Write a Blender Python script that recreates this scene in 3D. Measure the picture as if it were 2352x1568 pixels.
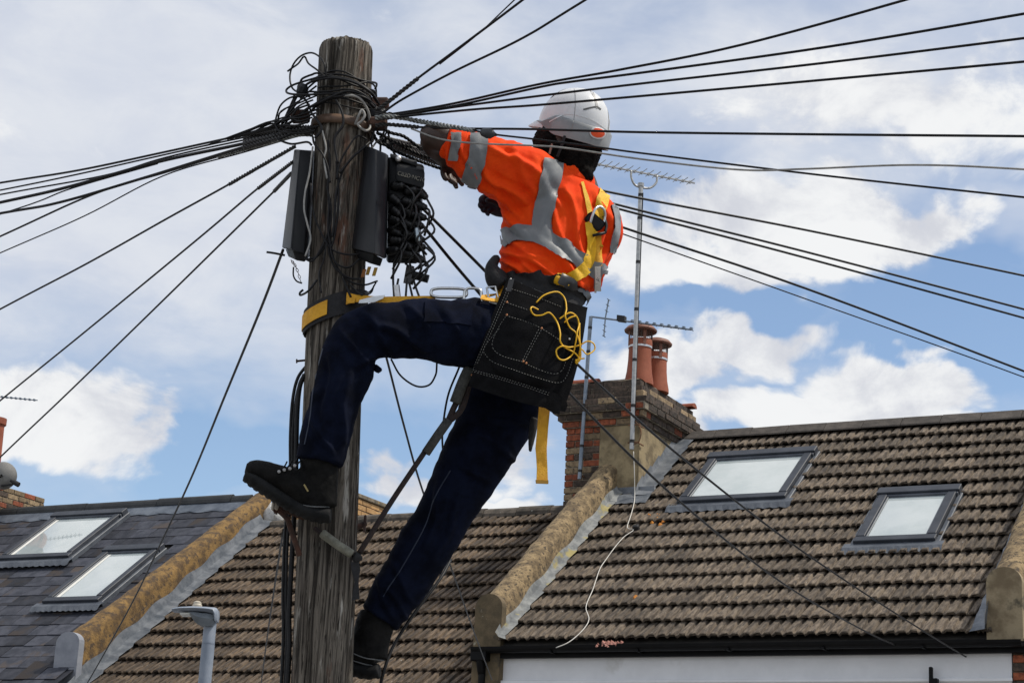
import bpy, bmesh, math, random
import numpy as np
from mathutils import Vector, Matrix, noise as mnoise
random.seed(7); RNG = np.random.default_rng(7)
scene = bpy.context.scene
for o in list(bpy.data.objects): bpy.data.objects.remove(o)
col = scene.collection
rad = math.radians
# ------------------------------------------------------------------ camera
PXW, PXH, FPX = 2352.0, 1568.0, 4563.46
PIT, ROL, CAMZ = 0.278843, 0.054748, 2.8
CF = Vector((0, math.cos(PIT), math.sin(PIT))); U0 = Vector((0, -math.sin(PIT), math.cos(PIT))); R0 = Vector((1, 0, 0))
CR = R0*math.cos(ROL)+U0*math.sin(ROL); CU = -R0*math.sin(ROL)+U0*math.cos(ROL)
CC = Vector((0, 0, CAMZ))
cam = bpy.data.cameras.new('camera'); camo = bpy.data.objects.new('camera', cam); col.objects.link(camo)
m = Matrix((CR, CU, -CF)).transposed().to_4x4(); m.translation = CC; camo.matrix_world = m
cam.sensor_width = 36; cam.lens = 36*FPX/PXW; cam.clip_end = 3000; cam.clip_start = .05
scene.camera = camo
def ray(x, y): return CF+CR*((x-PXW/2)/FPX)+CU*((PXH/2-y)/FPX)
def at(x, y, d): return CC+ray(x, y)*d
def onplane(x, y, p0, n):
    r = ray(x, y); return CC+r*((p0-CC).dot(n)/r.dot(n))
# ------------------------------------------------------------------ view / sun / sky
scene.view_settings.view_transform = 'Standard'; scene.view_settings.look = 'None'
scene.view_settings.exposure = 0.0; scene.view_settings.gamma = 1; scene.view_settings.use_curve_mapping = False
scene.render.engine = 'CYCLES'
SUN_AZ, SUN_EL = rad(95), rad(59)      # azimuth clockwise from +Y: high on the right, behind the plane of the house fronts
sv = Vector((math.sin(SUN_AZ)*math.cos(SUN_EL), math.cos(SUN_AZ)*math.cos(SUN_EL), math.sin(SUN_EL)))
sl = bpy.data.lights.new('sun', 'SUN'); sl.energy = 3.7; sl.angle = rad(2.5); sl.color = (1, .93, .82)
so = bpy.data.objects.new('sun', sl); col.objects.link(so); so.rotation_euler = sv.to_track_quat('Z', 'Y').to_euler(); so.location = (0, 0, 30)
W = bpy.data.worlds.new('World'); scene.world = W; W.use_nodes = True
def build_sky():
    nt = W.node_tree; N = nt.nodes; L = nt.links; N.clear()
    def nd(t, **k):
        n = N.new(t)
        for a, b in k.items(): setattr(n, a, b)
        return n
    def setv(s, v):
        if hasattr(v, 'is_linked'): L.new(v, s)
        else: s.default_value = v
    def mth(op, a, b=0, clamp=False):
        n = nd('ShaderNodeMath', operation=op); n.use_clamp = clamp
        setv(n.inputs[0], a); setv(n.inputs[1], b); return n.outputs[0]
    def mapr(v, a, b, c=0, d=1, t='SMOOTHSTEP'):
        n = nd('ShaderNodeMapRange', interpolation_type=t)
        setv(n.inputs[0], v)
        for i, q in enumerate((a, b, c, d)): n.inputs[i+1].default_value = q
        return n.outputs[0]
    def mixc(f, a, b):
        n = nd('ShaderNodeMix', data_type='RGBA'); setv(n.inputs[0], f); setv(n.inputs[6], a); setv(n.inputs[7], b); return n.outputs[2]
    tc = nd('ShaderNodeTexCoord'); d = tc.outputs['Generated']
    sx = nd('ShaderNodeSeparateXYZ'); L.new(d, sx.inputs[0])
    az = mth('ARCTAN2', sx.outputs[0], sx.outputs[1]); el = mth('ARCSINE', sx.outputs[2])
    cx = nd('ShaderNodeCombineXYZ'); L.new(az, cx.inputs[0]); L.new(el, cx.inputs[1]); v = cx.outputs[0]
    # noise stretched sideways
    def noi(sc, det, rough, off, dist=0, sy=1.5):
        mp = nd('ShaderNodeMapping'); L.new(v, mp.inputs[0]); mp.inputs['Scale'].default_value = (1, sy, 1); mp.inputs['Location'].default_value = (off, off*.7, 0)
        n = nd('ShaderNodeTexNoise', noise_dimensions='2D'); L.new(mp.outputs[0], n.inputs['Vector']); n.inputs['Scale'].default_value = sc
        n.inputs['Detail'].default_value = det; n.inputs['Roughness'].default_value = rough; n.inputs['Distortion'].default_value = dist
        return n.outputs['Fac'], n.outputs['Color']
    wf, wc = noi(15, 3, .6, 3.1)
    wv = nd('ShaderNodeVectorMath', operation='MULTIPLY_ADD'); L.new(wc, wv.inputs[0]); wv.inputs[1].default_value = (.05, .05, 0); wv.inputs[2].default_value = (-.025, -.025, 0)
    vw = nd('ShaderNodeVectorMath', operation='ADD'); L.new(v, vw.inputs[0]); L.new(wv.outputs[0], vw.inputs[1]); vw = vw.outputs[0]
    def blob(x, y, rx, ry, w, inner=.3):
        r = ray(x, y).normalized(); a, e = math.atan2(r.x, r.y), math.asin(r.z)
        s = nd('ShaderNodeVectorMath', operation='MULTIPLY_ADD'); L.new(vw, s.inputs[0]); kx, ky = FPX*.93/rx, FPX/ry; s.inputs[1].default_value = (kx, ky, 0); s.inputs[2].default_value = (-a*kx, -e*ky, 0)
        l = nd('ShaderNodeVectorMath', operation='LENGTH'); L.new(s.outputs[0], l.inputs[0])
        return mapr(l.outputs['Value'], inner, 1, w, 0, 'LINEAR')
    def total(bl):
        t = None
        for b in bl:
            o = blob(*b); t = o if t is None else mth('MAXIMUM', t, o)
        return t
    # banks of cloud seen in the photograph; the noise carries on all round the sky
    f1, _ = noi(10, 8, .62, 1.7, .25); f3, _ = noi(3.2, 2, .5, 9.2); vn, _ = noi(13, 5, .6, 8.8, .2, 2.2)
    cum = total([(1800, 505, 450, 185, 1), (2080, 520, 230, 110, .95), (1430, 560, 330, 150, .85), (1640, 640, 280, 70, .8), (2000, 220, 720, 230, .72, .1),
                 (1740, 800, 230, 100, 1), (1560, 850, 220, 80, .85), (2080, 890, 250, 95, 1), (1860, 955, 480, 80, 1),
                 (110, 960, 330, 170, 1, .35), (330, 990, 140, 100, .8), (930, 1090, 190, 85, .9), (1150, 1030, 190, 130, .8, .2), (1130, 1150, 150, 60, .85)])
    veil = total([(120, 260, 1250, 760, 1, .35), (1150, 130, 900, 420, .66, .1), (700, 620, 760, 420, .72, .1), (1900, 180, 900, 360, .8, .2), (2330, 480, 400, 120, .5, .1)])
    blue = total([(2230, 740, 480, 200, 1, .3), (1650, 705, 400, 70, .9, .2), (620, 1040, 520, 130, 1, .3), (900, 940, 330, 190, .8, .2), (420, 870, 330, 70, .6, .1), (1330, 330, 330, 170, .45, .1)])
    inside = total([(1176, 784, 2000, 1450, 1, .62)])
    dc = mth('ADD', mth('MULTIPLY', cum, .62), mth('MULTIPLY', mth('SUBTRACT', f1, .5), 1.15))
    dw = mth('ADD', mth('MULTIPLY', mapr(f3, .36, .58), .55), mth('MULTIPLY', mth('SUBTRACT', f1, .5), 1.1))
    mx = nd('ShaderNodeMix', data_type='FLOAT'); setv(mx.inputs[0], inside); setv(mx.inputs[2], dw); setv(mx.inputs[3], dc); dens = mx.outputs[0]
    acum = mapr(dens, .19, .43)
    vd = mth('ADD', mth('MULTIPLY', veil, 1.03), mth('MULTIPLY', mth('SUBTRACT', vn, .5), .55))
    vd = mth('SUBTRACT', vd, mth('MULTIPLY', blue, .42))
    mx2 = nd('ShaderNodeMix', data_type='FLOAT'); setv(mx2.inputs[0], inside); setv(mx2.inputs[2], mth('MULTIPLY', mapr(f3, .3, .6), .85)); setv(mx2.inputs[3], vd)
    aveil = mapr(mx2.outputs[0], -.2, .85, .05, .97, 'LINEAR')
    sky = nd('ShaderNodeTexSky', sky_type='NISHITA'); sky.sun_disc = False; sky.sun_elevation = SUN_EL; sky.sun_rotation = SUN_AZ
    sky.air_density = 1.0; sky.dust_density = .25; sky.ozone_density = 2.2; sky.altitude = 50
    k = nd('ShaderNodeVectorMath', operation='SCALE'); L.new(sky.outputs[0], k.inputs[0]); k.inputs['Scale'].default_value = 1.4
    # cloud body: bright where thick, greyer in hollows
    ccol = mixc(mapr(f1, .36, .62), (6.5, 6.7, 7.3, 1), (9.0, 9.1, 9.2, 1))
    vcol = mixc(mapr(vn, .3, .7), (6.7, 7.1, 8.0, 1), (7.5, 7.8, 8.4, 1))
    c = mixc(aveil, k.outputs[0], vcol); c = mixc(acum, c, ccol)
    bg = nd('ShaderNodeBackground'); L.new(c, bg.inputs[0]); bg.inputs[1].default_value = .1
    out = nd('ShaderNodeOutputWorld'); L.new(bg.outputs[0], out.inputs[0])
build_sky()
# ------------------------------------------------------------------ helpers
def link(o, parent=None, off=None):
    col.objects.link(o)
    if parent is not None:
        o.parent = parent
        if parent.type == 'EMPTY': o.matrix_parent_inverse = Matrix.Translation(-parent.location)
    return o
def obj(name, V, Fc, mat, parent=None, smooth=False):
    me = bpy.data.meshes.new(name); me.from_pydata([tuple(v) for v in V], [], [tuple(f) for f in Fc]); me.update()
    if smooth:
        for p in me.polygons: p.use_smooth = True
    if mat is not None: me.materials.append(mat)
    return link(bpy.data.objects.new(name, me), parent)
def bobj(name, bm, mat, parent=None, smooth=False, normals=True):
    if normals: bmesh.ops.recalc_face_normals(bm, faces=bm.faces[:])
    me = bpy.data.meshes.new(name); bm.to_mesh(me); bm.free()
    if smooth:
        for p in me.polygons: p.use_smooth = True
    if mat is not None: me.materials.append(mat)
    return link(bpy.data.objects.new(name, me), parent)
def tag(o, label, cat, group=None, kind=None):
    o['label'] = label; o['category'] = cat
    if group: o['group'] = group
    if kind: o['kind'] = kind
    return o
def thing(name, loc, label, cat, group=None):
    e = bpy.data.objects.new(name, None); e.location = loc; e.empty_display_size = .1; col.objects.link(e)
    return tag(e, label, cat, group)
def autosmooth(o, ang=40):
    me = o.data
    for p in me.polygons: p.use_smooth = True
    try: me.set_sharp_from_angle(angle=rad(ang))
    except Exception: pass
    return o
def abox(bm, ctr, ax, ay, az):      # box from centre and three half-axis vectors
    vs = [bm.verts.new(ctr+ax*i+ay*j+az*k) for i in (-1, 1) for j in (-1, 1) for k in (-1, 1)]
    for f in ((0, 1, 3, 2), (4, 6, 7, 5), (0, 4, 5, 1), (2, 3, 7, 6), (0, 2, 6, 4), (1, 5, 7, 3)): bm.faces.new([vs[i] for i in f])
    return vs
def frames(P, hint=Vector((0, 0, 1))):
    out = []; prev = None
    for i in range(len(P)):
        t = (P[min(i+1, len(P)-1)]-P[max(i-1, 0)]).normalized()
        if prev is None:
            n = hint-t*hint.dot(t)
            if n.length < 1e-3: n = Vector((1, 0, 0))-t*t.x
        else: n = prev-t*prev.dot(t)
        n.normalize(); prev = n; out.append((t, n, t.cross(n)))
    return out
def tube(bm, P, r, seg=6, caps=True, hint=Vector((0, 0, 1))):
    P = [Vector(p) for p in P]
    rr = r if isinstance(r, (list, tuple)) else [r]*len(P); rings = []
    for p, (t, n, b), q in zip(P, frames(P, hint), rr):
        if not isinstance(q, tuple): q = (q, q)
        rings.append([bm.verts.new(p+n*(math.cos(a)*q[0])+b*(math.sin(a)*q[1])) for a in (2*math.pi*k/seg for k in range(seg))])
    for A, B in zip(rings, rings[1:]):
        for k in range(seg): bm.faces.new((A[k], A[(k+1) % seg], B[(k+1) % seg], B[k]))
    if caps: bm.faces.new(rings[0][::-1]); bm.faces.new(rings[-1])
    return rings
def spline(P, n=8):                 # Catmull-Rom
    P = [Vector(p) for p in P]; Q = [P[0]*2-P[1]]+P+[P[-1]*2-P[-2]]; out = []
    for i in range(1, len(Q)-2):
        a, b, c, d = Q[i-1:i+3]
        for k in range(n):
            t = k/n; out.append(.5*((2*b)+(c-a)*t+(2*a-5*b+4*c-d)*t*t+(3*b-a-3*c+d)*t**3))
    out.append(P[-1]); return out
def lathe(bm, base, axis, prof, seg=20, hint=Vector((1, 0, 0))):
    axis = axis.normalized(); n = (hint-axis*hint.dot(axis)).normalized(); b = axis.cross(n); rings = []
    for r, h in prof: rings.append([bm.verts.new(base+axis*h+(n*math.cos(2*math.pi*k/seg)+b*math.sin(2*math.pi*k/seg))*max(r, 1e-4)) for k in range(seg)])
    for A, B in zip(rings, rings[1:]):
        for k in range(seg): bm.faces.new((A[k], A[(k+1) % seg], B[(k+1) % seg], B[k]))
    bm.faces.new(rings[0][::-1]); bm.faces.new(rings[-1])
def bevel(bm, w, seg=1):
    bmesh.ops.bevel(bm, geom=bm.edges[:]+bm.verts[:], offset=w, segments=seg, affect='EDGES', profile=.5)
# ------------------------------------------------------------------ materials
MATS = {}
def M(name, c1, c2=None, scale=8, rough=.7, bump=0, bscale=40, stretch=(1, 1, 1), rnd=0, spots=(), metal=0, spec=.5, det=6, wob=0, coat=0, spread=(.35, .65), sheen=0, objc=False):
    if name in MATS: return MATS[name]
    mt = bpy.data.materials.new(name); mt.use_nodes = True; nt = mt.node_tree; N = nt.nodes; L = nt.links
    bs = N['Principled BSDF']; bs.inputs['Roughness'].default_value = rough; bs.inputs['Metallic'].default_value = metal
    bs.inputs['Specular IOR Level'].default_value = spec; bs.inputs['Coat Weight'].default_value = coat; bs.inputs['Sheen Weight'].default_value = sheen
    geo = N.new('ShaderNodeNewGeometry'); mp = N.new('ShaderNodeMapping'); tcd = N.new('ShaderNodeTexCoord'); L.new(tcd.outputs['Object'] if objc else geo.outputs['Position'], mp.inputs[0]); mp.inputs['Scale'].default_value = stretch
    oi = N.new('ShaderNodeObjectInfo')
    def noi(sc, d=det, dist=0, off=0):
        n = N.new('ShaderNodeTexNoise'); n.inputs['Scale'].default_value = sc; n.inputs['Detail'].default_value = d; n.inputs['Roughness'].default_value = .62; n.inputs['Distortion'].default_value = dist
        if off or rnd:
            q = N.new('ShaderNodeVectorMath'); q.operation = 'MULTIPLY_ADD'; L.new(oi.outputs['Random'], q.inputs[0]); q.inputs[1].default_value = (7*(rnd > 0), 5*(rnd > 0), 3*(rnd > 0)); 
            q2 = N.new('ShaderNodeVectorMath'); q2.operation = 'ADD'; L.new(mp.outputs[0], q2.inputs[0]); q2.inputs[1].default_value = (off, off*1.3, off*.7); L.new(q2.outputs[0], q.inputs[2]); L.new(q.outputs[0], n.inputs['Vector'])
        else: L.new(mp.outputs[0], n.inputs['Vector'])
        return n.outputs['Fac']
    def ramp(f, a, b):
        n = N.new('ShaderNodeMapRange'); n.interpolation_type = 'SMOOTHSTEP'; L.new(f, n.inputs[0]); n.inputs[1].default_value = a; n.inputs[2].default_value = b; return n.outputs[0]
    def mix(f, a, b, bt='MIX'):
        n = N.new('ShaderNodeMix'); n.data_type = 'RGBA'; n.blend_type = bt
        for s, v in ((n.inputs[0], f), (n.inputs[6], a), (n.inputs[7], b)):
            if hasattr(v, 'is_linked'): L.new(v, s)
            else: s.default_value = v
        return n.outputs[2]
    A = (*c1, 1)
    if c2 is not None:
        c = mix(ramp(noi(scale, dist=wob), *spread), A, (*c2, 1))
        for i, (sc_, colr, th, wd, *rest) in enumerate(spots):
            c = mix(ramp(noi(sc_, rest[0] if rest else 4, 0, 11.3*(i+1)), th, th+wd), c, (*colr, 1))
        if rnd:
            g = N.new('ShaderNodeMapRange'); L.new(oi.outputs['Random'], g.inputs[0]); g.inputs[3].default_value = 1-rnd; g.inputs[4].default_value = 1+rnd
            cm = N.new('ShaderNodeCombineColor')
            for i in range(3): L.new(g.outputs[0], cm.inputs[i])
            c = mix(1.0, c, cm.outputs[0], 'MULTIPLY')
        L.new(c, bs.inputs['Base Color'])
    else: bs.inputs['Base Color'].default_value = A
    if bump:
        b = N.new('ShaderNodeBump'); b.inputs['Strength'].default_value = min(1, bump); b.inputs['Distance'].default_value = .01*max(1, bump)
        L.new(noi(bscale, 5, wob), b.inputs['Height']); L.new(b.outputs[0], bs.inputs['Normal'])
    MATS[name] = mt; return mt
# ------------------------------------------------------------------ ground
PSI, TH = -0.494421, 0.649790
SD = Vector((math.cos(PSI), math.sin(PSI), 0)); NI = Vector((-math.sin(PSI), math.cos(PSI), 0)); ZZ = Vector((0, 0, 1))
UP = NI*math.cos(TH)+ZZ*math.sin(TH); NR = SD.cross(UP)
P0 = at(1173, 1481, 19.2)
def LW(a, n, z): return P0+SD*a+NI*n+ZZ*z
def RP(bz, a, b, h=0): return P0+SD*a+ZZ*bz+UP*b+NR*h
mAsph = M('asphalt', (.10, .10, .10), (.16, .155, .15), 6, .9, .3, 60)
mPave = M('paving', (.22, .21, .2), (.3, .29, .27), 4, .85, .2, 30)
g = obj('ground', [(-400, -400, 0), (400, -400, 0), (400, 900, 0), (-400, 900, 0)], [(0, 1, 2, 3)], mAsph); g['kind'] = 'structure'
bm = bmesh.new(); abox(bm, LW(0, -1.6, 0)*1-ZZ*(P0.z-.065), SD*40, NI*1.4, ZZ*.06); pv = bobj('pavement', bm, mPave); pv['kind'] = 'structure'
bm = bmesh.new(); abox(bm, Vector((-.5, 6.4, .065)), SD*40, NI*1.6, ZZ*.06); pv = bobj('pavement', bm, mPave); pv['kind'] = 'structure'
# ------------------------------------------------------------------ house materials
mTile = M('concrete_tile', (.050, .038, .028), (.168, .132, .096), 34, .92, .6, 120, (1, .16, 1), rnd=.3, objc=True, spots=((40, (.04, .034, .03), .58, .1), (70, (.42, .41, .38), .69, .04), (12, (.05, .04, .032), .58, .12)))
mTileM = M('weathered_tile', (.040, .028, .019), (.145, .104, .068), 34, .92, .6, 120, (1, .16, 1), rnd=.32, objc=True, spots=((40, (.03, .025, .02), .56, .1), (70, (.42, .41, .38), .685, .04), (10, (.05, .04, .03), .58, .12)))
mDeck = M('roof_felt', (.03, .028, .026), (.05, .045, .04), 10, .95)
mSlate = M('slate', (.03, .033, .043), (.055, .058, .072), 7, .65, .25, 50, rnd=.45, spec=.15, spots=((1.3, (.06, .05, .046), .56, .08), (45, (.3, .3, .3), .74, .04)))
mRidge = M('ridge_concrete', (.042, .036, .031), (.075, .064, .055), 10, .9, .4, 60, rnd=.2, spots=((30, (.25, .24, .22), .7, .05),))
mRidgeM = M('ridge_mossy', (.05, .043, .035), (.12, .10, .08), 9, .95, .6, 40, rnd=.3, spots=((22, (.3, .29, .26), .64, .06),))
mRidgeS = M('ridge_black', (.018, .02, .022), (.035, .038, .04), 6, .6, .2, 30, rnd=.2)
mLead = M('lead', (.09, .105, .125), (.19, .205, .225), 7, .5, .3, 20, spots=((14, (.12, .13, .15), .6, .1),), metal=.2)
mLeadY = M('lead_lichen', (.12, .13, .135), (.24, .25, .245), 9, .6, .3, 25, spots=((5, (.30, .25, .09), .55, .12),))
mRend = M('parapet_render', (.12, .085, .047), (.31, .225, .12), 9, .95, .9, 45, spots=((26, (.06, .045, .03), .53, .1), (60, (.035, .03, .025), .62, .06), (40, (.5, .4, .25), .7, .08)))
mRendO = M('parapet_lichen', (.085, .052, .024), (.25, .15, .05), 8, .95, .9, 45, spots=((13, (.075, .05, .03), .52, .1), (60, (.05, .035, .025), .62, .06), (45, (.55, .5, .4), .72, .06)))
mEndG = M('painted_end', (.2, .215, .25), (.27, .285, .32), 5, .8, .2, 40)
mStack = M('stack_render', (.15, .115, .065), (.31, .245, .14), 5, .92, .5, 35, spots=((4, (.075, .06, .04), .56, .14), (18, (.4, .35, .26), .68, .08)))
mMort = M('mortar', (.16, .135, .105), (.26, .225, .17), 20, .95, .7, 60, spots=((14, (.06, .05, .045), .55, .1),))
mFlau = M('flaunching', (.13, .11, .08), (.24, .2, .14), 14, .95, .9, 40, spots=((20, (.34, .22, .05), .62, .07), (26, (.05, .045, .04), .55, .1)))
BR = [M('brick_red', (.16, .042, .02), (.3, .085, .037), 25, .9, .7, 70, rnd=.3, spots=((18, (.06, .04, .03), .58, .1),)),
      M('brick_sooty', (.035, .028, .022), (.085, .06, .045), 25, .92, .8, 70, rnd=.4, spots=((25, (.25, .12, .06), .7, .08),)),
      M('brick_stock', (.19, .135, .08), (.3, .22, .13), 25, .92, .8, 70, rnd=.3, spots=((18, (.06, .05, .04), .57, .1),)),
      M('brick_tan', (.36, .2, .08), (.46, .28, .12), 20, .9, .5, 70, rnd=.22, spots=((12, (.5, .42, .33), .66, .08), (40, (.1, .07, .04), .68, .06)))]
mTerr = M('terracotta', (.22, .055, .024), (.29, .078, .036), 5, .75, .15, 60, spots=((9, (.2, .07, .04), .62, .1),))
mCowl = M('cowl_metal', (.13, .05, .03), (.2, .075, .042), 10, .6, .2, 30)
mBand = M('jubilee_band', (.5, .5, .5), (.7, .7, .7), 10, .35, metal=.8)
mMesh = M('guard_wire', (.12, .1, .09), None, rough=.6, metal=.5)
mAlum = M('skylight_frame', (.03, .035, .045), (.045, .051, .064), 5, .5, 0, spec=.3)
mAlumL = M('skylight_flashing', (.055, .065, .082), (.095, .108, .128), 5, .5, .2, 30)
mPane = M('skylight_glass', (.36, .42, .43), (.47, .52, .53), 1.4, .05, 0, spec=.6, coat=1)
mPaneF = M('skylight_lining', (.75, .74, .68), (.82, .8, .74), 3, .5)
mGut = M('gutter_plastic', (.003, .003, .0035), (.005, .005, .0055), 8, .5, spec=.15)
mWhite = M('white_masonry', (.74, .75, .77), (.8, .81, .83), 3, .8, .15, 60, spots=((2.5, (.6, .6, .59), .6, .2), (14, (.5, .5, .48), .7, .08)))
mGalv = M('mast_alloy', (.34, .35, .35), (.46, .46, .45), 20, .45, metal=.55)
mGalvB = M('mast_painted', (.16, .2, .25), (.24, .28, .33), 15, .5, metal=.4)
mBlack = M('black_tape', (.008, .008, .009), None, rough=.6)
mVent = None
mWcable = M('white_cable', (.55, .53, .48), (.65, .63, .58), 10, .6)
# ------------------------------------------------------------------ roof pieces
def tile_mesh(name, mat, w=.312, ln=.40, ribs=3):
    xs = []; p = w/ribs
    for i in range(ribs):
        x = i*p; xs += [(x+.001, .0), (x+p*.10, .0), (x+p*.14, .010), (x+p*.22, .009), (x+p*.27, .021), (x+p*.84, .022), (x+p*.92, .0)]
    xs.append((w-.003, 0)); V = []; n = len(xs)
    for y, zt in ((0, .064), (.010, .070), (ln, .010)):
        V += [(x, y+(.006*math.sin(x*40) if y == 0 else 0), z+zt) for x, z in xs]
    V += [(x, .004, .064-.02+z*.9) for x, z in xs]
    F = []
    for r in (0, 1): F += [(r*n+i, r*n+i+1, (r+1)*n+i+1, (r+1)*n+i) for i in range(n-1)]
    F += [(3*n+i, 3*n+i+1, i+1, i) for i in range(n-1)]
    F += [(0, n, 2*n, 3*n), (n-1, 4*n-1, 3*n-1, 2*n-1)]
    me = bpy.data.meshes.new(name); me.from_pydata(V, [], F); me.materials.append(mat); me.update(); return me
def slate_mesh(name, mat, w=.3, ln=.5):
    bm = bmesh.new(); vs = abox(bm, Vector((w/2, ln/2, .012)), Vector((w/2-.0025, 0, 0)), Vector((0, ln/2, 0)), Vector((0, 0, .0035)))
    for v in vs:
        if v.co.y > .1: v.co.z -= .0
        else: v.co.z += .014
    bmesh.ops.recalc_face_normals(bm, faces=bm.faces[:])
    me = bpy.data.meshes.new(name); bm.to_mesh(me); bm.free(); me.materials.append(mat); return me
def place(me, name, O, ax, ay, az, parent):
    o = bpy.data.objects.new(name, me); link(o, parent)
    m = Matrix((ax, ay, az)).transposed().to_4x4(); m.translation = O; o.matrix_basis = m; return o
def lay_roof(house, bz, a0, a1, nb, gauge, me, w, holes, jit=.004, name='tile', stag=True, mat=None, b0=0):
    bt = nb*gauge
    deck = obj('roof', [RP(bz, a0, -.02, -.012), RP(bz, a1, -.02, -.012), RP(bz, a1, bt, -.012), RP(bz, a0, bt, -.012)], [(0, 1, 2, 3)], mDeck, house)
    for r in range(nb):
        b = b0+r*gauge; a = a0-(w/2 if (stag and r % 2) else 0)
        while a < a1-.02:
            spans = [(a, min(a+w, a1+.06))]
            for q0, q1, q2, q3 in holes:
                if q2-.12 < b < q3-.04:
                    spans = [s for lo, hi in spans for s in ((lo, min(hi, q0-.0)), (max(lo, q1+.0), hi)) if s[1]-s[0] > .03]
            for lo, hi in spans:
                if hi < a0+.1: continue
                ja = Matrix.Rotation(random.gauss(0, .011), 3, NR); u = ja @ UP; s = ja @ SD; u = (u+NR*random.gauss(0, .010)).normalized()
                o = place(me, name, RP(bz, lo, b+random.gauss(0, jit), abs(random.gauss(0, jit))), s, u, s.cross(u), deck)
                if hi-lo < w-.001: o.scale = ((hi-lo)/w, 1, 1)
            a += w
    return deck
def extr(bm, prof_pts, path):        # sweep a list of offset functions: each station a list of world points
    rings = [[bm.verts.new(p) for p in st] for st in path]
    for A, B in zip(rings, rings[1:]):
        for k in range(len(A)-1): bm.faces.new((A[k], A[k+1], B[k+1], B[k]))
    return rings
def ridge(deck, bz, a0, a1, n, z, ln, mat, rnd_=.13, ang=False, hgt=.1):
    k = 0; a = a0
    while a < a1-.05:
        e = min(a+ln, a1); bm = bmesh.new(); st = []
        dz = random.gauss(0, .002 if ang else .006)
        for q, inn in ((a+.004, 0), (e-.004, 0)):
            if ang: pts = [(-rnd_, -hgt), (-rnd_*.96, -hgt*.86), (-.03, -.004), (.03, -.004), (rnd_, -hgt)]
            else: pts = [(-rnd_*math.cos(t), hgt*(math.sin(t)-1)) for t in (math.pi*i/8 for i in range(9))]
            st.append([LW(q, n+x, z+y+dz+random.gauss(0, .001 if ang else .003)) for x, y in pts])
        R = extr(bm, None, st)
        for r in R: bm.faces.new(r)
        bobj('ridge_tile', bm, mat, deck); a = e
def skylight(house, bz, a0, a1, b0, b1, label=None, tilt=0):
    sk = obj('skylight', *boxgeo(bz, a0+.01, a1-.01, b0+.01, b1-.01, -.01, .03), mAlum, house)
    w = .085
    for q in ((a0, a0+w, b0+.10, b1-.1), (a1-w, a1, b0+.10, b1-.1)): bevobj('frame', bz, *q, .02, .132, mAlum, sk)
    bevobj('frame', bz, a0-.01, a1+.01, b0, b0+.1, .02, .126, mAlum, sk)
    bevobj('hood', bz, a0-.03, a1+.03, b1-.13, b1, .02, .15, mAlum, sk)
    bevobj('hood', bz, a0-.02, a1+.02, b1-.16, b1-.13, .04, .125, mAlumL, sk)
    i = .02
    for q in ((a0+w, a0+w+i, b0+.1, b1-.16), (a1-w-i, a1-w, b0+.1, b1-.16)): bevobj('sash', bz, *q, .03, .116, mAlumL, sk)
    bevobj('sash', bz, a0+w, a1-w, b0+.1, b0+.12, .03, .112, mAlumL, sk)
    obj('pane', [RP(bz, a0+w+i, b0+.12 , .100), RP(bz, a1-w-i, b0+.12 , .100), RP(bz, a1-w-i, b1-.16 , .100), RP(bz, a0+w+i, b1-.16, .100)], [(0, 1, 2, 3)], mPane, sk)
    for q in ((a0-.05, a0-.004, b0, b1), (a1+.004, a1+.05, b0, b1)): bevobj('side_flashing', bz, *q, .02, .085, mAlumL, sk)
    # pleated apron under the sill
    n = 40; V = []
    for k in range(n+1):
        a = a0-.10+(a1-a0+.2)*k/n; h = .072+.006*math.sin(k*1.9); e = .006*math.sin(k*1.9+1)
        V += [RP(bz, a, b0+.01, .09), RP(bz, a, b0-.09 , .100), RP(bz, a, b0-.17+e, h)]
    obj('apron', V, [(3*k+j, 3*k+3+j, 3*k+4+j, 3*k+1+j) for k in range(n) for j in (0, 1)], mAlumL, sk)
    if bz < -.3 and bz > -.6: obj('reveal', [RP(bz, a0+w+i+.002, b0+.125, .1025), RP(bz, a0+w+i+.06, b0+.125, .1025), RP(bz, a0+w+i+.045, b1-.165, .1025), RP(bz, a0+w+i+.002, b1-.165, .1025)], [(0, 1, 2, 3)], mPaneF, sk)
    if label: sk['label'] = label
    return sk
def boxgeo(bz, a0, a1, b0, b1, h0, h1):
    V = [RP(bz, a, b, h) for a in (a0, a1) for b in (b0, b1) for h in (h0, h1)]
    return V, [(0, 1, 3, 2), (4, 6, 7, 5), (0, 4, 5, 1), (2, 3, 7, 6), (0, 2, 6, 4), (1, 5, 7, 3)]
def bevobj(name, bz, a0, a1, b0, b1, h0, h1, mat, parent, bv=.006):
    V, F = boxgeo(bz, a0, a1, b0, b1, h0, h1); bm = bmesh.new(); vs = [bm.verts.new(v) for v in V]
    for f in F: bm.faces.new([vs[i] for i in f])
    bmesh.ops.recalc_face_normals(bm, faces=bm.faces[:]); bevel(bm, bv, 1)
    return bobj(name, bm, mat, parent)
def lbox(name, a0, a1, n0, n1, z0, z1, mat, parent, bv=0):
    bm = bmesh.new(); abox(bm, LW((a0+a1)/2, (n0+n1)/2, (z0+z1)/2), SD*((a1-a0)/2), NI*((n1-n0)/2), ZZ*((z1-z0)/2))
    bmesh.ops.recalc_face_normals(bm, faces=bm.faces[:])
    if bv: bevel(bm, bv, 2)
    return bobj(name, bm, mat, parent)
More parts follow.
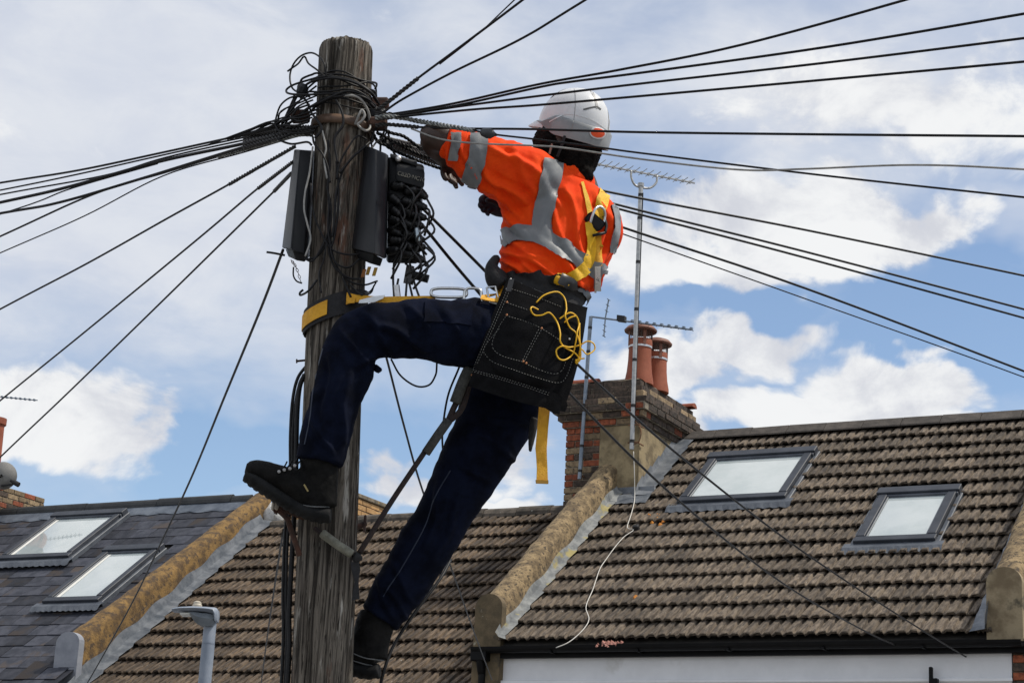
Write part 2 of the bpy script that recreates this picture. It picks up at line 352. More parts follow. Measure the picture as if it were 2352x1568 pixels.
def parapet(house, a0, a1, n0, n1, topz, botz, mat, endmat, sh=.12):
    # coping with rounded top following topz(n); sides down to botz(n)
    bm = bmesh.new(); st = []; N = 46; c = (a0+a1)/2; hw = (a1-a0)/2
    for i in range(N+1):
        n = n0+(n1-n0)*i/N; t = topz(n); b = botz(n); pts = []
        for k in range(5): pts.append((a0, b+(t-sh-b)*k/5))
        for k in range(9):
            an = math.pi*k/8; pts.append((c-hw*math.cos(an), t-sh+sh*math.sin(an)))
        for k in range(4, -1, -1): pts.append((a1, b+(t-sh-b)*k/5))
        row = []
        for a, z in pts:
            P = LW(a, n, z); d = mnoise.fractal(P*5, 1, 2, 4)*.012+mnoise.noise(P*30)*.004
            row.append(P+SD*(d*(1 if a > c else -1))+ZZ*d)
        st.append(row)
    R = extr(bm, None, st)
    bm.faces.new(R[0]); bm.faces.new(R[-1])
    p = bobj('parapet', bm, mat, house); autosmooth(p, 50)
    # end slab
    bm = bmesh.new(); t = topz(n0)+.02; b = botz(n0)-.04; pts = [(a0-.02, b), (a0-.02, t-sh)]+[(c-(hw+.02)*math.cos(math.pi*k/10), t-sh+(sh+.01)*math.sin(math.pi*k/10)) for k in range(1, 10)]+[(a1+.02, t-sh), (a1+.02, b)]
    R = extr(bm, None, [[LW(a, n, z)+SD*mnoise.noise(Vector((a*9, z*9, n)))*.006 for a, z in pts] for n in (n0-.06, n0+.03)])
    bm.faces.new(R[0]); bm.faces.new(R[1]); bm.faces.new((R[0][0], R[1][0], R[1][-1], R[0][-1]))
    bobj('end_cap', bm, endmat, p); return p
def slope_flashing(parent, bz, a_in, a_out, b0, b1, rise, mat, step=.31):
    # lead dressed up the parapet and over the tiles, wavy outer edge
    side = 1 if a_out > a_in else -1; V = []; n = int((b1-b0)/.05)
    for k in range(n+1):
        b = b0+(b1-b0)*k/n; s = (b/step) % 1; wv = .022*s-.01+random.gauss(0, .002); hh = .085+.014*(1-s)
        V += [RP(bz, a_in+side*.008, b, rise+.02*math.sin(b*9)), RP(bz, a_in+side*.03, b, hh+.025), RP(bz, a_out+side*wv, b, hh)]
    o = obj('flashing', V, [(3*k+j, 3*k+3+j, 3*k+4+j, 3*k+1+j) for k in range(n) for j in (0, 1)], mat, parent); return o
def brick_mesh(mat, l=.215, h=.065, d=.1025):
    bm = bmesh.new(); abox(bm, Vector((0, 0, 0)), Vector((l/2, 0, 0)), Vector((0, d/2, 0)), Vector((0, 0, h/2))); bmesh.ops.recalc_face_normals(bm, faces=bm.faces[:]); bevel(bm, .005, 1)
    me = bpy.data.meshes.new('brick'); bm.to_mesh(me); bm.free(); me.materials.append(mat); return me
BM = [brick_mesh(x) for x in BR]
def brick(parent, me, a, n, z, along='a', cut=1.0):
    j = random.gauss(0, .004); ax, ay = (SD, NI) if along == 'a' else (NI, -SD)
    o = place(me, 'brick', LW(a, n, z)+ay*j, ax, ay, ZZ, parent)
    if cut != 1: o.scale = (cut, 1, 1)
    return o
def brick_row(parent, pick, a0, a1, n, z, along='a', off=0, pitch=.225, h=None):
    x = a0-off
    while x < a1-.02:
        lo, hi = max(x, a0), min(x+.215, a1)
        if hi-lo > .04:
            c = (lo+hi)/2
            brick(parent, pick(), *((c, n) if along == 'a' else (n, c)), z, along, (hi-lo)/.215)
        x += pitch
def wchoice(ws): return lambda: BM[random.choices(range(4), ws)[0]]
# ------------------------------------------------------------------ house with the two skylights in tiles
RM = P0.z
H1 = thing('terraced_house', LW(2.2, 3.7, -RM), 'white walled terraced house with brown ribbed concrete tiles and tall brick chimney', 'house')
G1 = 4.70/15
tm1 = tile_mesh('tile', mTile, ln=.4)
sk1 = [(.75, 1.95, 2.87, 4.08), (3.0, 3.79, 1.74, 2.90)]
d1 = lay_roof(H1, 0, -.12, 4.62, 15, G1, tm1, .312, sk1)
ridge(d1, 0, .13, 5.4, 3.76, 2.99, .44, mRidge, .16, True, .13)
skylight(H1, 0, *sk1[0], label='wide skylight in dark grey frame'); skylight(H1, 0, *sk1[1], label='narrow skylight in dark grey frame')
obj('rear_roof', [LW(-.3, 3.74, 2.84), LW(5.2, 3.74, 2.84), LW(5.2, 7.6, -.1), LW(-.3, 7.6, -.1)], [(0, 1, 2, 3)], mDeck, H1)
lbox('wall', -.16, 4.82, .06, 7.5, -RM, -.12, mWhite, H1); lbox('ledge', -.17, 4.83, .02, .06, -.362, -.333, mWhite, H1, .006)
lbox('fascia', -.3, 4.95, -.02, .04, -.125, -.006, mGut, H1)
bm = bmesh.new(); R = extr(bm, None, [[LW(a, -.09+.062*math.cos(t), -.03+.058*math.sin(t)) for t in (math.pi+math.pi*i/8 for i in range(9))]+[LW(a, -.09+.052*math.cos(t), -.03+.048*math.sin(t)) for t in (2*math.pi-math.pi*i/8 for i in range(9))] for a in (-.36, 4.95)])
for r in R: bm.faces.new(r)
gt = bobj('gutter', bm, mGut, H1)
for a in (.5, 1.4, 2.3, 3.2, 4.1): lbox('gutter_bracket', a-.012, a+.012, -.155, -.02, -.095, -.075, mGut, gt)
bm = bmesh.new(); tube(bm, spline([LW(-.28, -.09, -.05), LW(-.28, -.09, -.16), LW(-.28, -.05, -.28), LW(-.28, -.03, -.5), LW(-.28, -.03, -RM+.05)], 5), .036, 12); bobj('downpipe', bm, mGut, H1, True)
lbox('vent_pipe', 4.12, 4.15, -.03, .02, -.75, -.24, mGut, H1, .008); lbox('vent_bracket', 4.13, 4.2, -.05, .02, -.42, -.34, mGut, H1, .008)
lbox('hopper', -.37, -.2, -.13, .02, -.16, -.05, mGut, H1, .01)
TT = math.tan(TH)
pp = parapet(H1, -.38, -.12, .03, 2.62, lambda n: .45+n*TT, lambda n: -.75+n*TT, mRend, M('end_stained', (.085, .065, .036), (.15, .11, .062), 6, .9, .4, 50, spots=((5, (.06, .05, .035), .55, .15), (7, (.3, .27, .2), .66, .05))))
slope_flashing(pp, 0, -.12, -.03, -.03, 3.3, .17, mLeadY)
pr_ = parapet(H1, 4.65, 4.92, .03, 3.7, lambda n: .56+n*TT, lambda n: -.02+n*TT, mRend, M('end_pale', (.16, .12, .07), (.3, .24, .15), 5, .9, .4, 50, spots=((4, (.09, .075, .05), .56, .12),)))
slope_flashing(pr_, 0, 4.66, 4.5, -.03, 4.6, .26, mLead)
# chimney stack
c1a, c1b, c1n, c1m = -.772, .126, 2.533, 4.05
ch = lbox('chimney', c1a+.012, c1b-.004, c1n+.012, c1m, 1.0, 2.80, mMort, H1)
lbox('render_coat', -.345, c1b+.004, c1n-.012, c1n+.011, 1.5, 2.79, mStack, ch)
lbox('render_coat', c1b-.003, c1b+.018, c1n-.012, c1m+.01, 1.5, 2.79, mStack, ch)
for r in range(15):
    z = 2.765-r*.0755
    w = [3, 3, 4, 0] if r % 4 else [6, 2, 1, 0]
    brick_row(ch, wchoice(w), c1a, -.345, c1n+.05, z, 'a', 0 if r % 2 else .11)
    brick_row(ch, wchoice(w), c1n+.11, c1m, c1a+.05, z, 'n', .11 if r % 2 else 0)
prof = [(.04, 2.835, [5, 4, 1, 0]), (.08, 2.91, [4, 5, 1, 0]), (.125, 2.985, [1, 8, 1, 0]), (.125, 3.06, [0, 9, 1, 0]), (.07, 3.135, [0, 8, 2, 0]), (.03, 3.21, [0, 8, 2, 0]), (.0, 3.28, [0, 7, 3, 0])]
for k, (e, z, w) in enumerate(prof):
    lbox('mortar_bed', c1a-e+.012, c1b+e-.012, c1n-e+.012, c1m+e-.012, z-.04, z+.034, mMort, ch)
    of = .11 if k % 2 else 0
    brick_row(ch, wchoice(w), c1a-e, c1b+e, c1n-e+.05, z, 'a', of)
    brick_row(ch, wchoice(w), c1n-e+.11, c1m+e, c1b+e-.05, z, 'n', of)
    brick_row(ch, wchoice(w), c1n-e+.11, c1m+e, c1a-e+.05, z, 'n', of)
bm = bmesh.new(); gx, gy = 14, 22; vs = {}
for i in range(gx+1):
    for j in range(gy+1):
        a = c1a+(c1b-c1a)*i/gx; n = c1n+(c1m-c1n)*j/gy; ed = min(i, gx-i, 5)/5; ed2 = min(j, gy-j, 5)/5; P = LW(a, n, 3.315)
        vs[i, j] = bm.verts.new(P+ZZ*(.10*min(ed, ed2)**.8+mnoise.noise(P*14)*.018))
for i in range(gx):
    for j in range(gy): bm.faces.new((vs[i, j], vs[i+1, j], vs[i+1, j+1], vs[i, j+1]))
bobj('flaunching', bm, mFlau, ch, True)
for a, n in ((-.62, 2.62), (.0, 3.95)):
    bm = bmesh.new(); R = extr(bm, None, [[LW(a+q*.19, n-.07+.07*(1-math.cos(t)), 3.33+.055*math.sin(t)) for t in (math.pi*i/6 for i in range(7))] for q in (-1, 1)])
    for r in R: bm.faces.new(r)
    bobj('cap_tile', bm, mTerr, ch)
def pot(a, n, z, h, r, band=True, wide=True):
    bm = bmesh.new(); lathe(bm, LW(a, n, z), ZZ, [(r*1.22, -.03), (r*1.2, .02), (r*1.06, h*.25), (r*.98, h*.5), (r*.95, h*.82), (r*1.0, h*.83), (r*1.02, h*.9), (r*.97, h), (r*.86, h), (r*.82, h*.7)], 24)
    p = autosmooth(bobj('chimney_pot', bm, mTerr, H1), 30)
    bm = bmesh.new(); lathe(bm, LW(a, n, z+h*.80), ZZ, [(r*.985, 0), (r*1.01, 0), (r*1.01, .022), (r*.985, .022)], 24); bobj('band', bm, mBand, p)
    zt = z+h+.12
    bm = bmesh.new(); lathe(bm, LW(a, n, zt), ZZ, [(.02, -.012), (r*1.36, -.025), (r*1.4, -.008), (r*1.15, .03), (r*.6, .055), (.01, .062)], 24); autosmooth(bobj('cowl', bm, mCowl, p), 40)
    rr = r*.93
    for k in range(4):
        t = math.pi*(.25+.5*k); d = SD*math.cos(t)+NI*math.sin(t); tt = SD*-math.sin(t)+NI*math.cos(t)
        bm = bmesh.new(); abox(bm, LW(a, n, z+h+.03)+d*(rr+.012), tt*.018, d*.003, ZZ*.11); bobj('strap', bm, mCowl, p)
    bm = bmesh.new()
    for k in range(24):
        t = 2*math.pi*k/24; d = SD*math.cos(t)+NI*math.sin(t); tube(bm, [LW(a, n, z+h-.02)+d*rr, LW(a, n, zt-.02)+d*rr*1.05], .0016, 3)
    for k in range(5): tube(bm, [LW(a, n, z+h+.02*k)+(SD*math.cos(2*math.pi*i/24)+NI*math.sin(2*math.pi*i/24))*rr for i in range(25)], .0016, 3)
    bobj('bird_guard', bm, mMesh, p)
pot(-.0, 2.76, 3.34, .50, .135); pot(.04, 3.13, 3.34, .44, .128)
# lead round the foot of the stack
V = []
for k in range(31):
    n = c1n-.05+1.3*k/30; b = n/math.cos(TH); s = (n/.22) % 1
    V += [LW(c1b+.022, n, n*TT+.2+.05*s), RP(0, c1b+.03, b, .11), RP(0, c1b+.19+.03*s, b, .095)]
obj('stack_flashing', V, [(3*k+j, 3*k+3+j, 3*k+4+j, 3*k+1+j) for k in range(30) for j in (0, 1)], mLead, ch)
V = []
for k in range(13):
    a = -.1+.44*k/12; V += [LW(a, c1n-.016, c1n*TT+.16), LW(a, c1n-.02, c1n*TT+.06), RP(0, a, c1n/math.cos(TH)-.02, .1), RP(0, a, c1n/math.cos(TH)-.22+.01*math.sin(k*2), .085)]
obj('stack_apron', V, [(4*k+j, 4*k+4+j, 4*k+5+j, 4*k+1+j) for k in range(12) for j in range(3)], mLead, ch)
# ------------------------------------------------------------------ brick neighbour at the right edge
H0 = thing('terraced_house', LW(6.5, 3, -RM), 'red brick house front at the bottom right corner', 'house')
lbox('wall', 4.832, 9, .075, 7.4, -RM, -.1, mMort, H0)
w0 = obj('roof', [RP(0, 4.93, 0, .0), RP(0, 9, 0, .0), RP(0, 9, 4.7, .0), RP(0, 4.93, 4.7, .0)], [(0, 1, 2, 3)], mDeck, H0)
lbox('fascia', 4.955, 9, -.02, .06, -.125, -.006, mGut, H0)
wq = lbox('front_wall', 4.832, 5.6, .062, .0745, -1.1, -.14, mMort, H0)
for r in range(9): brick_row(wq, wchoice([7, 3, 0, 0]), 4.835, 5.25, .085, -.17-r*.075, 'a', 0 if r % 2 else .11)
# ------------------------------------------------------------------ middle house
H2 = thing('terraced_house', LW(-3, 3.7, -RM), 'low terraced house behind the pole, weathered brown tiles without skylights', 'house')
BZ2 = -.766; tm2 = tile_mesh('tile', mTileM, ln=.4)
d2 = lay_roof(H2, BZ2, -5.62, -.4, 15, G1, tm2, .312, [(-6, -.3, -1, .5)], jit=.006)
ridge(d2, BZ2, -5.55, -.8, 3.76, 2.2, .45, mRidgeM, .13, False, .13)
obj('rear_roof', [LW(-5.6, 3.74, 2.05), LW(-.4, 3.74, 2.05), LW(-.4, 7.6, -.85), LW(-5.6, 7.6, -.85)], [(0, 1, 2, 3)], mDeck, H2)
lbox('wall', -5.6, -.39, .06, 7.5, -RM, BZ2-.1, mWhite, H2)
lbox('gutter', -5.6, -.4, -.13, .0, BZ2-.1, BZ2-.0, mGut, H2, .02)
# tan chimney beyond the ridge
c2 = (-5.85, -4.98, 4.2, 5.6)
ck = lbox('chimney', c2[0]+.01, c2[1]-.01, c2[2]+.01, c2[3]-.01, 1.0, 2.68, mMort, H2)
for r in range(9):
    z = 2.645-r*.0755; brick_row(ck, wchoice([0, 0, 0, 1]), c2[2], c2[3], c2[1]-.05, z, 'n', 0 if r % 2 else .11); brick_row(ck, wchoice([0, 0, 0, 1]), c2[0], c2[1]-.11, c2[2]+.05, z, 'a', 0 if r % 2 else .11)
bm = bmesh.new(); abox(bm, LW((c2[0]+c2[1])/2, (c2[2]+c2[3])/2, 2.715), SD*.46, NI*.74, ZZ*.03)
bmesh.ops.recalc_face_normals(bm, faces=bm.faces[:]); bevel(bm, .012, 2); bobj('coping', bm, mFlau, ck)
# ------------------------------------------------------------------ slate house on the left
H3 = thing('terraced_house', LW(-9, 3.7, -RM), 'terraced house at the left with dark slate roof and two skylights', 'house')
BZ3 = -.45; sm = slate_mesh('slate', mSlate)
sk3 = [(-8.93, -7.74, 2.7-.02, 2.7+1.29), (-7.2, -6.36, 1.42, 1.42+1.40)]
b3 = 3.747/math.cos(TH)
sk3 = [(-8.90, -7.74, b3-1.52, b3-.19), (-7.2, -6.36, b3-2.76, b3-1.33)]
d3 = lay_roof(H3, BZ3, -10.7, -5.73, 18, .255, sm, .3, sk3, jit=.002, name='slate')
ridge(d3, BZ3, -11, -5.9, 3.78, 2.56, 1.2, mRidgeS, .07, False, .11)
V = []
for k in range(61):
    a = -10.9+5.0*k/60; V += [RP(BZ3, a, b3+.02, .06), RP(BZ3, a, b3-.16+.012*math.sin(k*2.1), .045), RP(BZ3, a, b3-.2+.02*math.sin(k*1.3), .035)]
obj('ridge_flashing', V, [(3*k+j, 3*k+3+j, 3*k+4+j, 3*k+1+j) for k in range(60) for j in (0, 1)], M('lead_dark', (.06, .075, .1), (.12, .14, .17), 5, .45, .2, 20, stretch=(1, 1, .2)), d3)
skylight(H3, BZ3, *sk3[0], label='upper skylight in the slate roof'); skylight(H3, BZ3, *sk3[1], label='lower skylight in the slate roof')
lbox('wall', -11, -5.66, .06, 7.5, -RM, BZ3-.1, M('grey_masonry', (.32, .33, .34), (.4, .4, .41), 3, .85), H3)
obj('rear_roof', [LW(-11, 3.78, 2.44), LW(-5.9, 3.78, 2.44), LW(-5.9, 7.6, -.5), LW(-11, 7.6, -.5)], [(0, 1, 2, 3)], mDeck, H3)
pl = parapet(H3, -5.95, -5.66, .45, 3.86, lambda n: .25+(n-.45)*.69, lambda n: -.8+n*TT, mRendO, mEndG)
lbox('corbel', -5.975, -5.635, .0, .47, -1.8, -.47, mEndG, pl)
slope_flashing(pl, BZ2, -5.66, -5.50, .3, 4.72, .22, mLead)
bm = bmesh.new(); bmesh.ops.create_icosphere(bm, subdivisions=3, radius=1)
for v in bm.verts: v.co = LW(-5.6, 3.84, 2.25)+(SD*v.co.x*.17+NI*v.co.y*.12+ZZ*v.co.z*.17)*(1+.25*mnoise.noise(v.co*2.2))
bobj('mortar_lump', bm, M('mortar_white', (.4, .4, .39), (.6, .6, .58), 9, .9, .5, 40, spots=((12, (.2, .18, .15), .58, .1),)), pl, True)
# chimney and dish at the far left edge
ck3 = lbox('chimney', -11.0, -10.12, 3.3, 4.6, 1.5, 2.86, mMort, H3)
for r in range(8):
    z = 2.825-r*.0755; brick_row(ck3, wchoice([1, 2, 5, 0]), -11, -10.11, 3.34, z, 'a', 0 if r % 2 else .11); brick_row(ck3, wchoice([1, 2, 5, 0]), 3.4, 4.6, -10.16, z, 'n', 0 if r % 2 else .11)
bm = bmesh.new(); lathe(bm, LW(-10.62, 3.95, 2.86), ZZ, [(.17, 0), (.15, .3), (.135, .95), (.16, .97), (.16, 1.06), (.13, 1.06)], 20); autosmooth(bobj('chimney_pot', bm, mTerr, H3), 35)
mDish = M('dish_grey', (.17, .165, .155), (.23, .225, .21), 6, .6, spots=((12, (.2, .19, .17), .6, .1),))
sdish = thing('satellite_dish', LW(-10.2, 3.25, 2.9), 'grey satellite dish on the chimney at the left edge', 'satellite dish')
dc_ = onplane(6, 1092, LW(0, 3.15, 0), NI); ax_ = Vector((-.05, .97, .2)).normalized()
bm = bmesh.new(); lathe(bm, dc_, ax_, [(.01, -.05), (.09, -.035), (.15, .0), (.185, .03), (.19, .035), (.183, .036), (.15, .012), (.01, -.03)], 28); autosmooth(bobj('dish', bm, mDish, sdish), 60)
bm = bmesh.new(); tip = onplane(38, 1110, LW(0, 3.2, 0), NI); tube(bm, [dc_-ZZ*.14, tip], .014, 6); tube(bm, [dc_, dc_-ax_*.08, LW(-10.25, 3.35, 2.75)], .02, 8); bobj('arm', bm, mBlack, sdish)
bm = bmesh.new(); lathe(bm, tip, (dc_-tip), [(.035, -.04), (.035, .05), (.022, .06), (.022, .1)], 12); bobj('receiver', bm, mBlack, sdish)
# ------------------------------------------------------------------ aerials, lamp, roof cable
def rod(bm, a, b, r, seg=8): tube(bm, [a, b], r, seg)
def mast_pts(x0, y0, x1, y1, n): return onplane(x0, y0, LW(0, n, 0), NI), onplane(x1, y1, LW(0, n, 0), NI)
b_, t_ = mast_pts(1451, 1032, 1472, 425, 2.40)
ae = thing('tv_aerial', b_, 'tall tv aerial on a pale mast fixed to the front of the brick chimney', 'aerial')
bm = bmesh.new(); rod(bm, b_, t_, .026, 12); mo = autosmooth(bobj('mast', bm, mGalv, ae), 40)
for f in (.03, .16, .33, .52, .70, .87, .96):
    bm = bmesh.new(); p = b_.lerp(t_, f); d = (t_-b_).normalized()*.018; rod(bm, p-d, p+d, .0285, 10); bobj('tape', bm, mBlack, mo)
bm = bmesh.new(); rod(bm, b_+ZZ*.05+SD*.02, t_-ZZ*.1+SD*.03, .006, 5); bobj('coax', bm, mBlack, ae)
bx = t_+ZZ*.03; bdir = (Vector((1.12, .42, 0))).normalized(); edir = Vector((bdir.y, -bdir.x, 0))
def yagi(par, o, bd, ed, l0, l1, n, el, r=.011, mat=mGalv, extra=0):
    bm = bmesh.new(); rod(bm, o+bd*l0, o+bd*l1, r, 6); bo = bobj('boom', bm, mat, par)
    for k in range(n):
        p = o+bd*(l0+(l1-l0)*(k+.3)/n); bm = bmesh.new(); rod(bm, p-ed*el*.5, p+ed*el*(1-.02*k), .0045, 5); abox(bm, p, bd*.012, ed*.012, ZZ*.016); bobj('element', bm, mat, bo)
    return bo
bo_ = bx+ZZ*.12
yagi(ae, bo_, bdir, edir, -.55, .68, 14, .17)
bm = bmesh.new(); tube(bm, spline([bo_-bdir*.13, bo_-bdir*.12-ZZ*.09, t_-ZZ*.02-bdir*.06, t_-ZZ*.02+bdir*.1, bo_+bdir*.19-ZZ*.09, bo_+bdir*.2], 6), .013, 8); bobj('cradle', bm, mGalv, ae, True)
bm = bmesh.new(); rod(bm, t_-ZZ*.02, t_+ZZ*.02, .036, 10); bobj('clamp', bm, mGalv, ae)
bm = bmesh.new()
for dz in (.08, .28): rod(bm, b_+ZZ*dz-SD*.05, b_+ZZ*dz+SD*.09, .009, 6); rod(bm, b_+ZZ*dz+SD*.06, b_+ZZ*dz+SD*.06+NI*.17, .009, 6)
tube(bm, spline([b_+ZZ*.05+SD*.03-NI*.01, b_+ZZ*.1+SD*.09, b_+ZZ*.22+SD*.1, b_+ZZ*.32+SD*.03], 5), .007, 6)
bobj('bracket', bm, M('rusty_steel', (.1, .05, .025), (.22, .11, .05), 20, .85), ae)
b2, t2 = mast_pts(1331, 1100, 1357, 727, 2.43)
ae2 = thing('tv_aerial', b2, 'short tv aerial with crossed reflector on a blue grey mast left of the chimney pots', 'aerial')
bm = bmesh.new(); rod(bm, b2, t2, .022, 12); mo = autosmooth(bobj('mast', bm, mGalvB, ae2), 40)
for f in (.05, .2, .45, .62, .78, .93):
    bm = bmesh.new(); p = b2.lerp(t2, f); d = (t2-b2).normalized()*.015; rod(bm, p-d, p+d, .0245, 10); bobj('tape', bm, mBlack, mo)
e2 = onplane(1588, 757, LW(0, 2.43, 0)+NI*.3, NI); bd2 = (e2-t2).normalized(); L2 = (e2-t2).length
bm = bmesh.new(); rod(bm, t2, e2, .011, 6); bo2 = bobj('boom', bm, mGalvB, ae2)
for k in range(9):
    p = t2+bd2*L2*(.42+.58*k/8); bm = bmesh.new(); abox(bm, p+ZZ*.012, bd2*.014, NI*.014, ZZ*.014); rod(bm, p-NI*.06, p+NI*.06, .004, 5); bobj('element', bm, mGalvB, bo2)
px_ = t2+bd2*.17
for qx, qy in ((1398, 688), (1387, 772)):
    bm = bmesh.new(); e = onplane(qx, qy, LW(0, 2.45, 0), NI); rod(bm, px_, e, .008, 6)
    for f in (.4, .7, 1): rod(bm, px_.lerp(e, f)-NI*.04, px_.lerp(e, f)+NI*.04, .005, 5)
    bobj('reflector', bm, mGalvB, ae2)
bm = bmesh.new(); abox(bm, t2+bd2*.36+ZZ*.02, bd2*.045, NI*.03, ZZ*.035); bobj('dipole_box', bm, mBlack, ae2)
for dz in (.05, .25):
    bm = bmesh.new(); rod(bm, b2+ZZ*dz, b2+ZZ*dz+NI*.12, .01, 6); bobj('bracket', bm, MATS['rusty_steel'], ae2)
ae3 = thing('tv_aerial', LW(-10.4, 4.2, 2.9), 'thin aerial boom in front of the cloud at the left edge', 'aerial')
p = onplane(86, 919, LW(0, 4.2, 0), NI); o3 = onplane(-60, 905, LW(0, 4.2, 0), NI); bd3 = (p-o3).normalized()
yagi(ae3, o3, bd3, NI, 0, (p-o3).length, 14, .05, .008, mGalvB)
bm = bmesh.new(); rod(bm, o3+bd3*.2, LW(-10.75, 4.2, 2.8), .018, 8); bobj('mast', bm, mGalvB, ae3)
# white cable lying down the tiles
def zpx(ox, oy, sc): return lambda x, y: ((ox+x/sc)/1.551, (oy+y/sc)/1.551)
z3 = zpx(1600, 1500, 1.682)
pts = [onplane(*z3(x, y), LW(0, 2.40, 0), NI) for x, y in ((1105, 180), (1110, 300), (1112, 440))]
pts += [onplane(*z3(x, y), RP(0, 0, 0, .1), NR) for x, y in ((1108, 490), (1090, 560), (1068, 635), (1105, 650), (1050, 690), (1000, 745), (945, 820), (905, 880), (880, 950), (860, 1010), (820, 1110), (838, 1185), (800, 1250), (720, 1320), (640, 1355))]
bm = bmesh.new(); tube(bm, spline(pts, 5), .0048, 6); tag(bobj('aerial_cable', bm, mWcable, None, True), 'white aerial cable trailing down the tiles from the chimney to the gutter', 'cable')
# lichen cushions, debris on the tiles
mLich = M('orange_lichen', (.4, .14, .02), (.55, .22, .03), 20, .9); mPink = M('debris_pink', (.3, .13, .1), (.5, .25, .2), 20, .9)
def patch(name, mat, cx, cy, sx, sy, n, label, cat, bz=0, r=.03):
    bm = bmesh.new()
    for k in range(n):
        P = onplane(cx+random.gauss(0, sx), cy+random.gauss(0, sy), RP(bz, 0, 0, .068), NR); rr = r*random.uniform(.4, 1); seg = 9
        c = bm.verts.new(P+NR*.014); rg = [bm.verts.new(P+(SD*math.cos(t)+UP*math.sin(t))*rr*random.uniform(.6, 1.2)-NR*.01) for t in (2*math.pi*i/seg for i in range(seg))]
        for i in range(seg): bm.faces.new((c, rg[i], rg[(i+1) % seg]))
    o = tag(bobj(name, bm, mat, None, True), label, cat, None, 'stuff'); return o
patch('lichen', mLich, 1510, 1190, 14, 6, 14, 'orange lichen patch on the tiles under the chimney', 'lichen')
patch('lichen', mLich, 1462, 1370, 5, 3, 4, 'small orange lichen spot on tiles right of the white cable', 'lichen')
patch('debris', mPink, 1396, 1476, 15, 3, 30, 'heap of pinkish debris at the gutter edge', 'debris', r=.02)
bm = bmesh.new(); abox(bm, onplane(1461, 1212, RP(0, 0, 0, .1), NR), SD*.035, UP*.03, NR*.035); bevel(bm, .015, 2); tag(bobj('cable_junction', bm, mBlack), 'small black junction on the tiles beside the white cable', 'junction')
# street lamp
LD = 16.5; mLamp = M('lamp_paint', (.19, .225, .28), (.25, .285, .34), 6, .5, .05, 60); mLampD = M('lamp_under', (.1, .12, .14), (.15, .17, .19), 6, .6)
lt = at(483, 1430, LD); lb = Vector((lt.x, lt.y, 0))
lamp = thing('street_lamp', lb, 'grey street lamp with flat led head in front of the middle roof', 'street lamp')
kx = LD/FPX
bm = bmesh.new(); lathe(bm, lb+Vector((0, 0, .1)), ZZ, [(.09, -.1), (.09, 1.2), (.07, 1.25), (15*kx, lt.z-.9), (15*kx, lt.z-.28)], 20); autosmooth(bobj('column', bm, mLamp, lamp), 40)
bm = bmesh.new(); lathe(bm, Vector((lt.x, lt.y, lt.z-.18)), ZZ, [(14*kx, 0), (15*kx, .01), (14.5*kx, .02), (14.5*kx, .18), (12*kx, .22), (12*kx, .27)], 20); autosmooth(bobj('spigot', bm, mLamp, lamp), 30)
hx = (CR*1.0).normalized(); hy = Vector((0, 1, 0))
hd = at(455, 1402, LD)
def shell(name, rows, mat):
    bm = bmesh.new(); rings = []
    for x, top, bot, dep in rows:
        c = hd+hx*(x*kx); mid = (top+bot)/2
        rings.append([bm.verts.new(c+hy*u+ZZ*(v*kx)) for u, v in ((-dep, mid), (-dep*.85, top-(top-mid)*.3), (-dep*.4, top), (dep*.4, top), (dep*.85, top-(top-mid)*.3), (dep, mid), (dep*.7, bot), (-dep*.7, bot))])
    for A, B in zip(rings, rings[1:]):
        for k in range(8): bm.faces.new((A[k], A[(k+1) % 8], B[(k+1) % 8], B[k]))
    bm.faces.new(rings[0]); bm.faces.new(rings[-1]); return autosmooth(bobj(name, bm, mat, lamp), 40)
shell('lamp_head', [(-60, 3, 0, .03), (-57, 5, -2, .07), (-40, 7, -2, .11), (-10, 8, -3, .13), (20, 7, -5, .13), (38, 6, -9, .125), (43, 5, -26, .12), (47, 1, -24, .10)], mLamp)
shell('lamp_body', [(-20, -3, -6, .08), (-12, -3, -16, .1), (-3, -3, -27, .105), (10, -4, -34, .105), (25, -5, -37, .1), (37, -7, -37, .09), (41, -9, -30, .08)], mLampD)
bm = bmesh.new(); abox(bm, hd+hx*(-18*kx)-ZZ*(9*kx), hx*(20*kx), hy*.08, ZZ*.006); bobj('led_panel', bm, M('led_lens', (.5, .5, .45), None, rough=.3), lamp)
bm = bmesh.new(); lathe(bm, at(453, 1392, LD), ZZ, [(11*kx, -.01), (11*kx, .012), (9*kx, .02), (9*kx, .035), (4*kx, .045)], 16); bobj('photocell', bm, M('photocell', (.42, .37, .28), (.5, .45, .36), 10, .4), lamp)
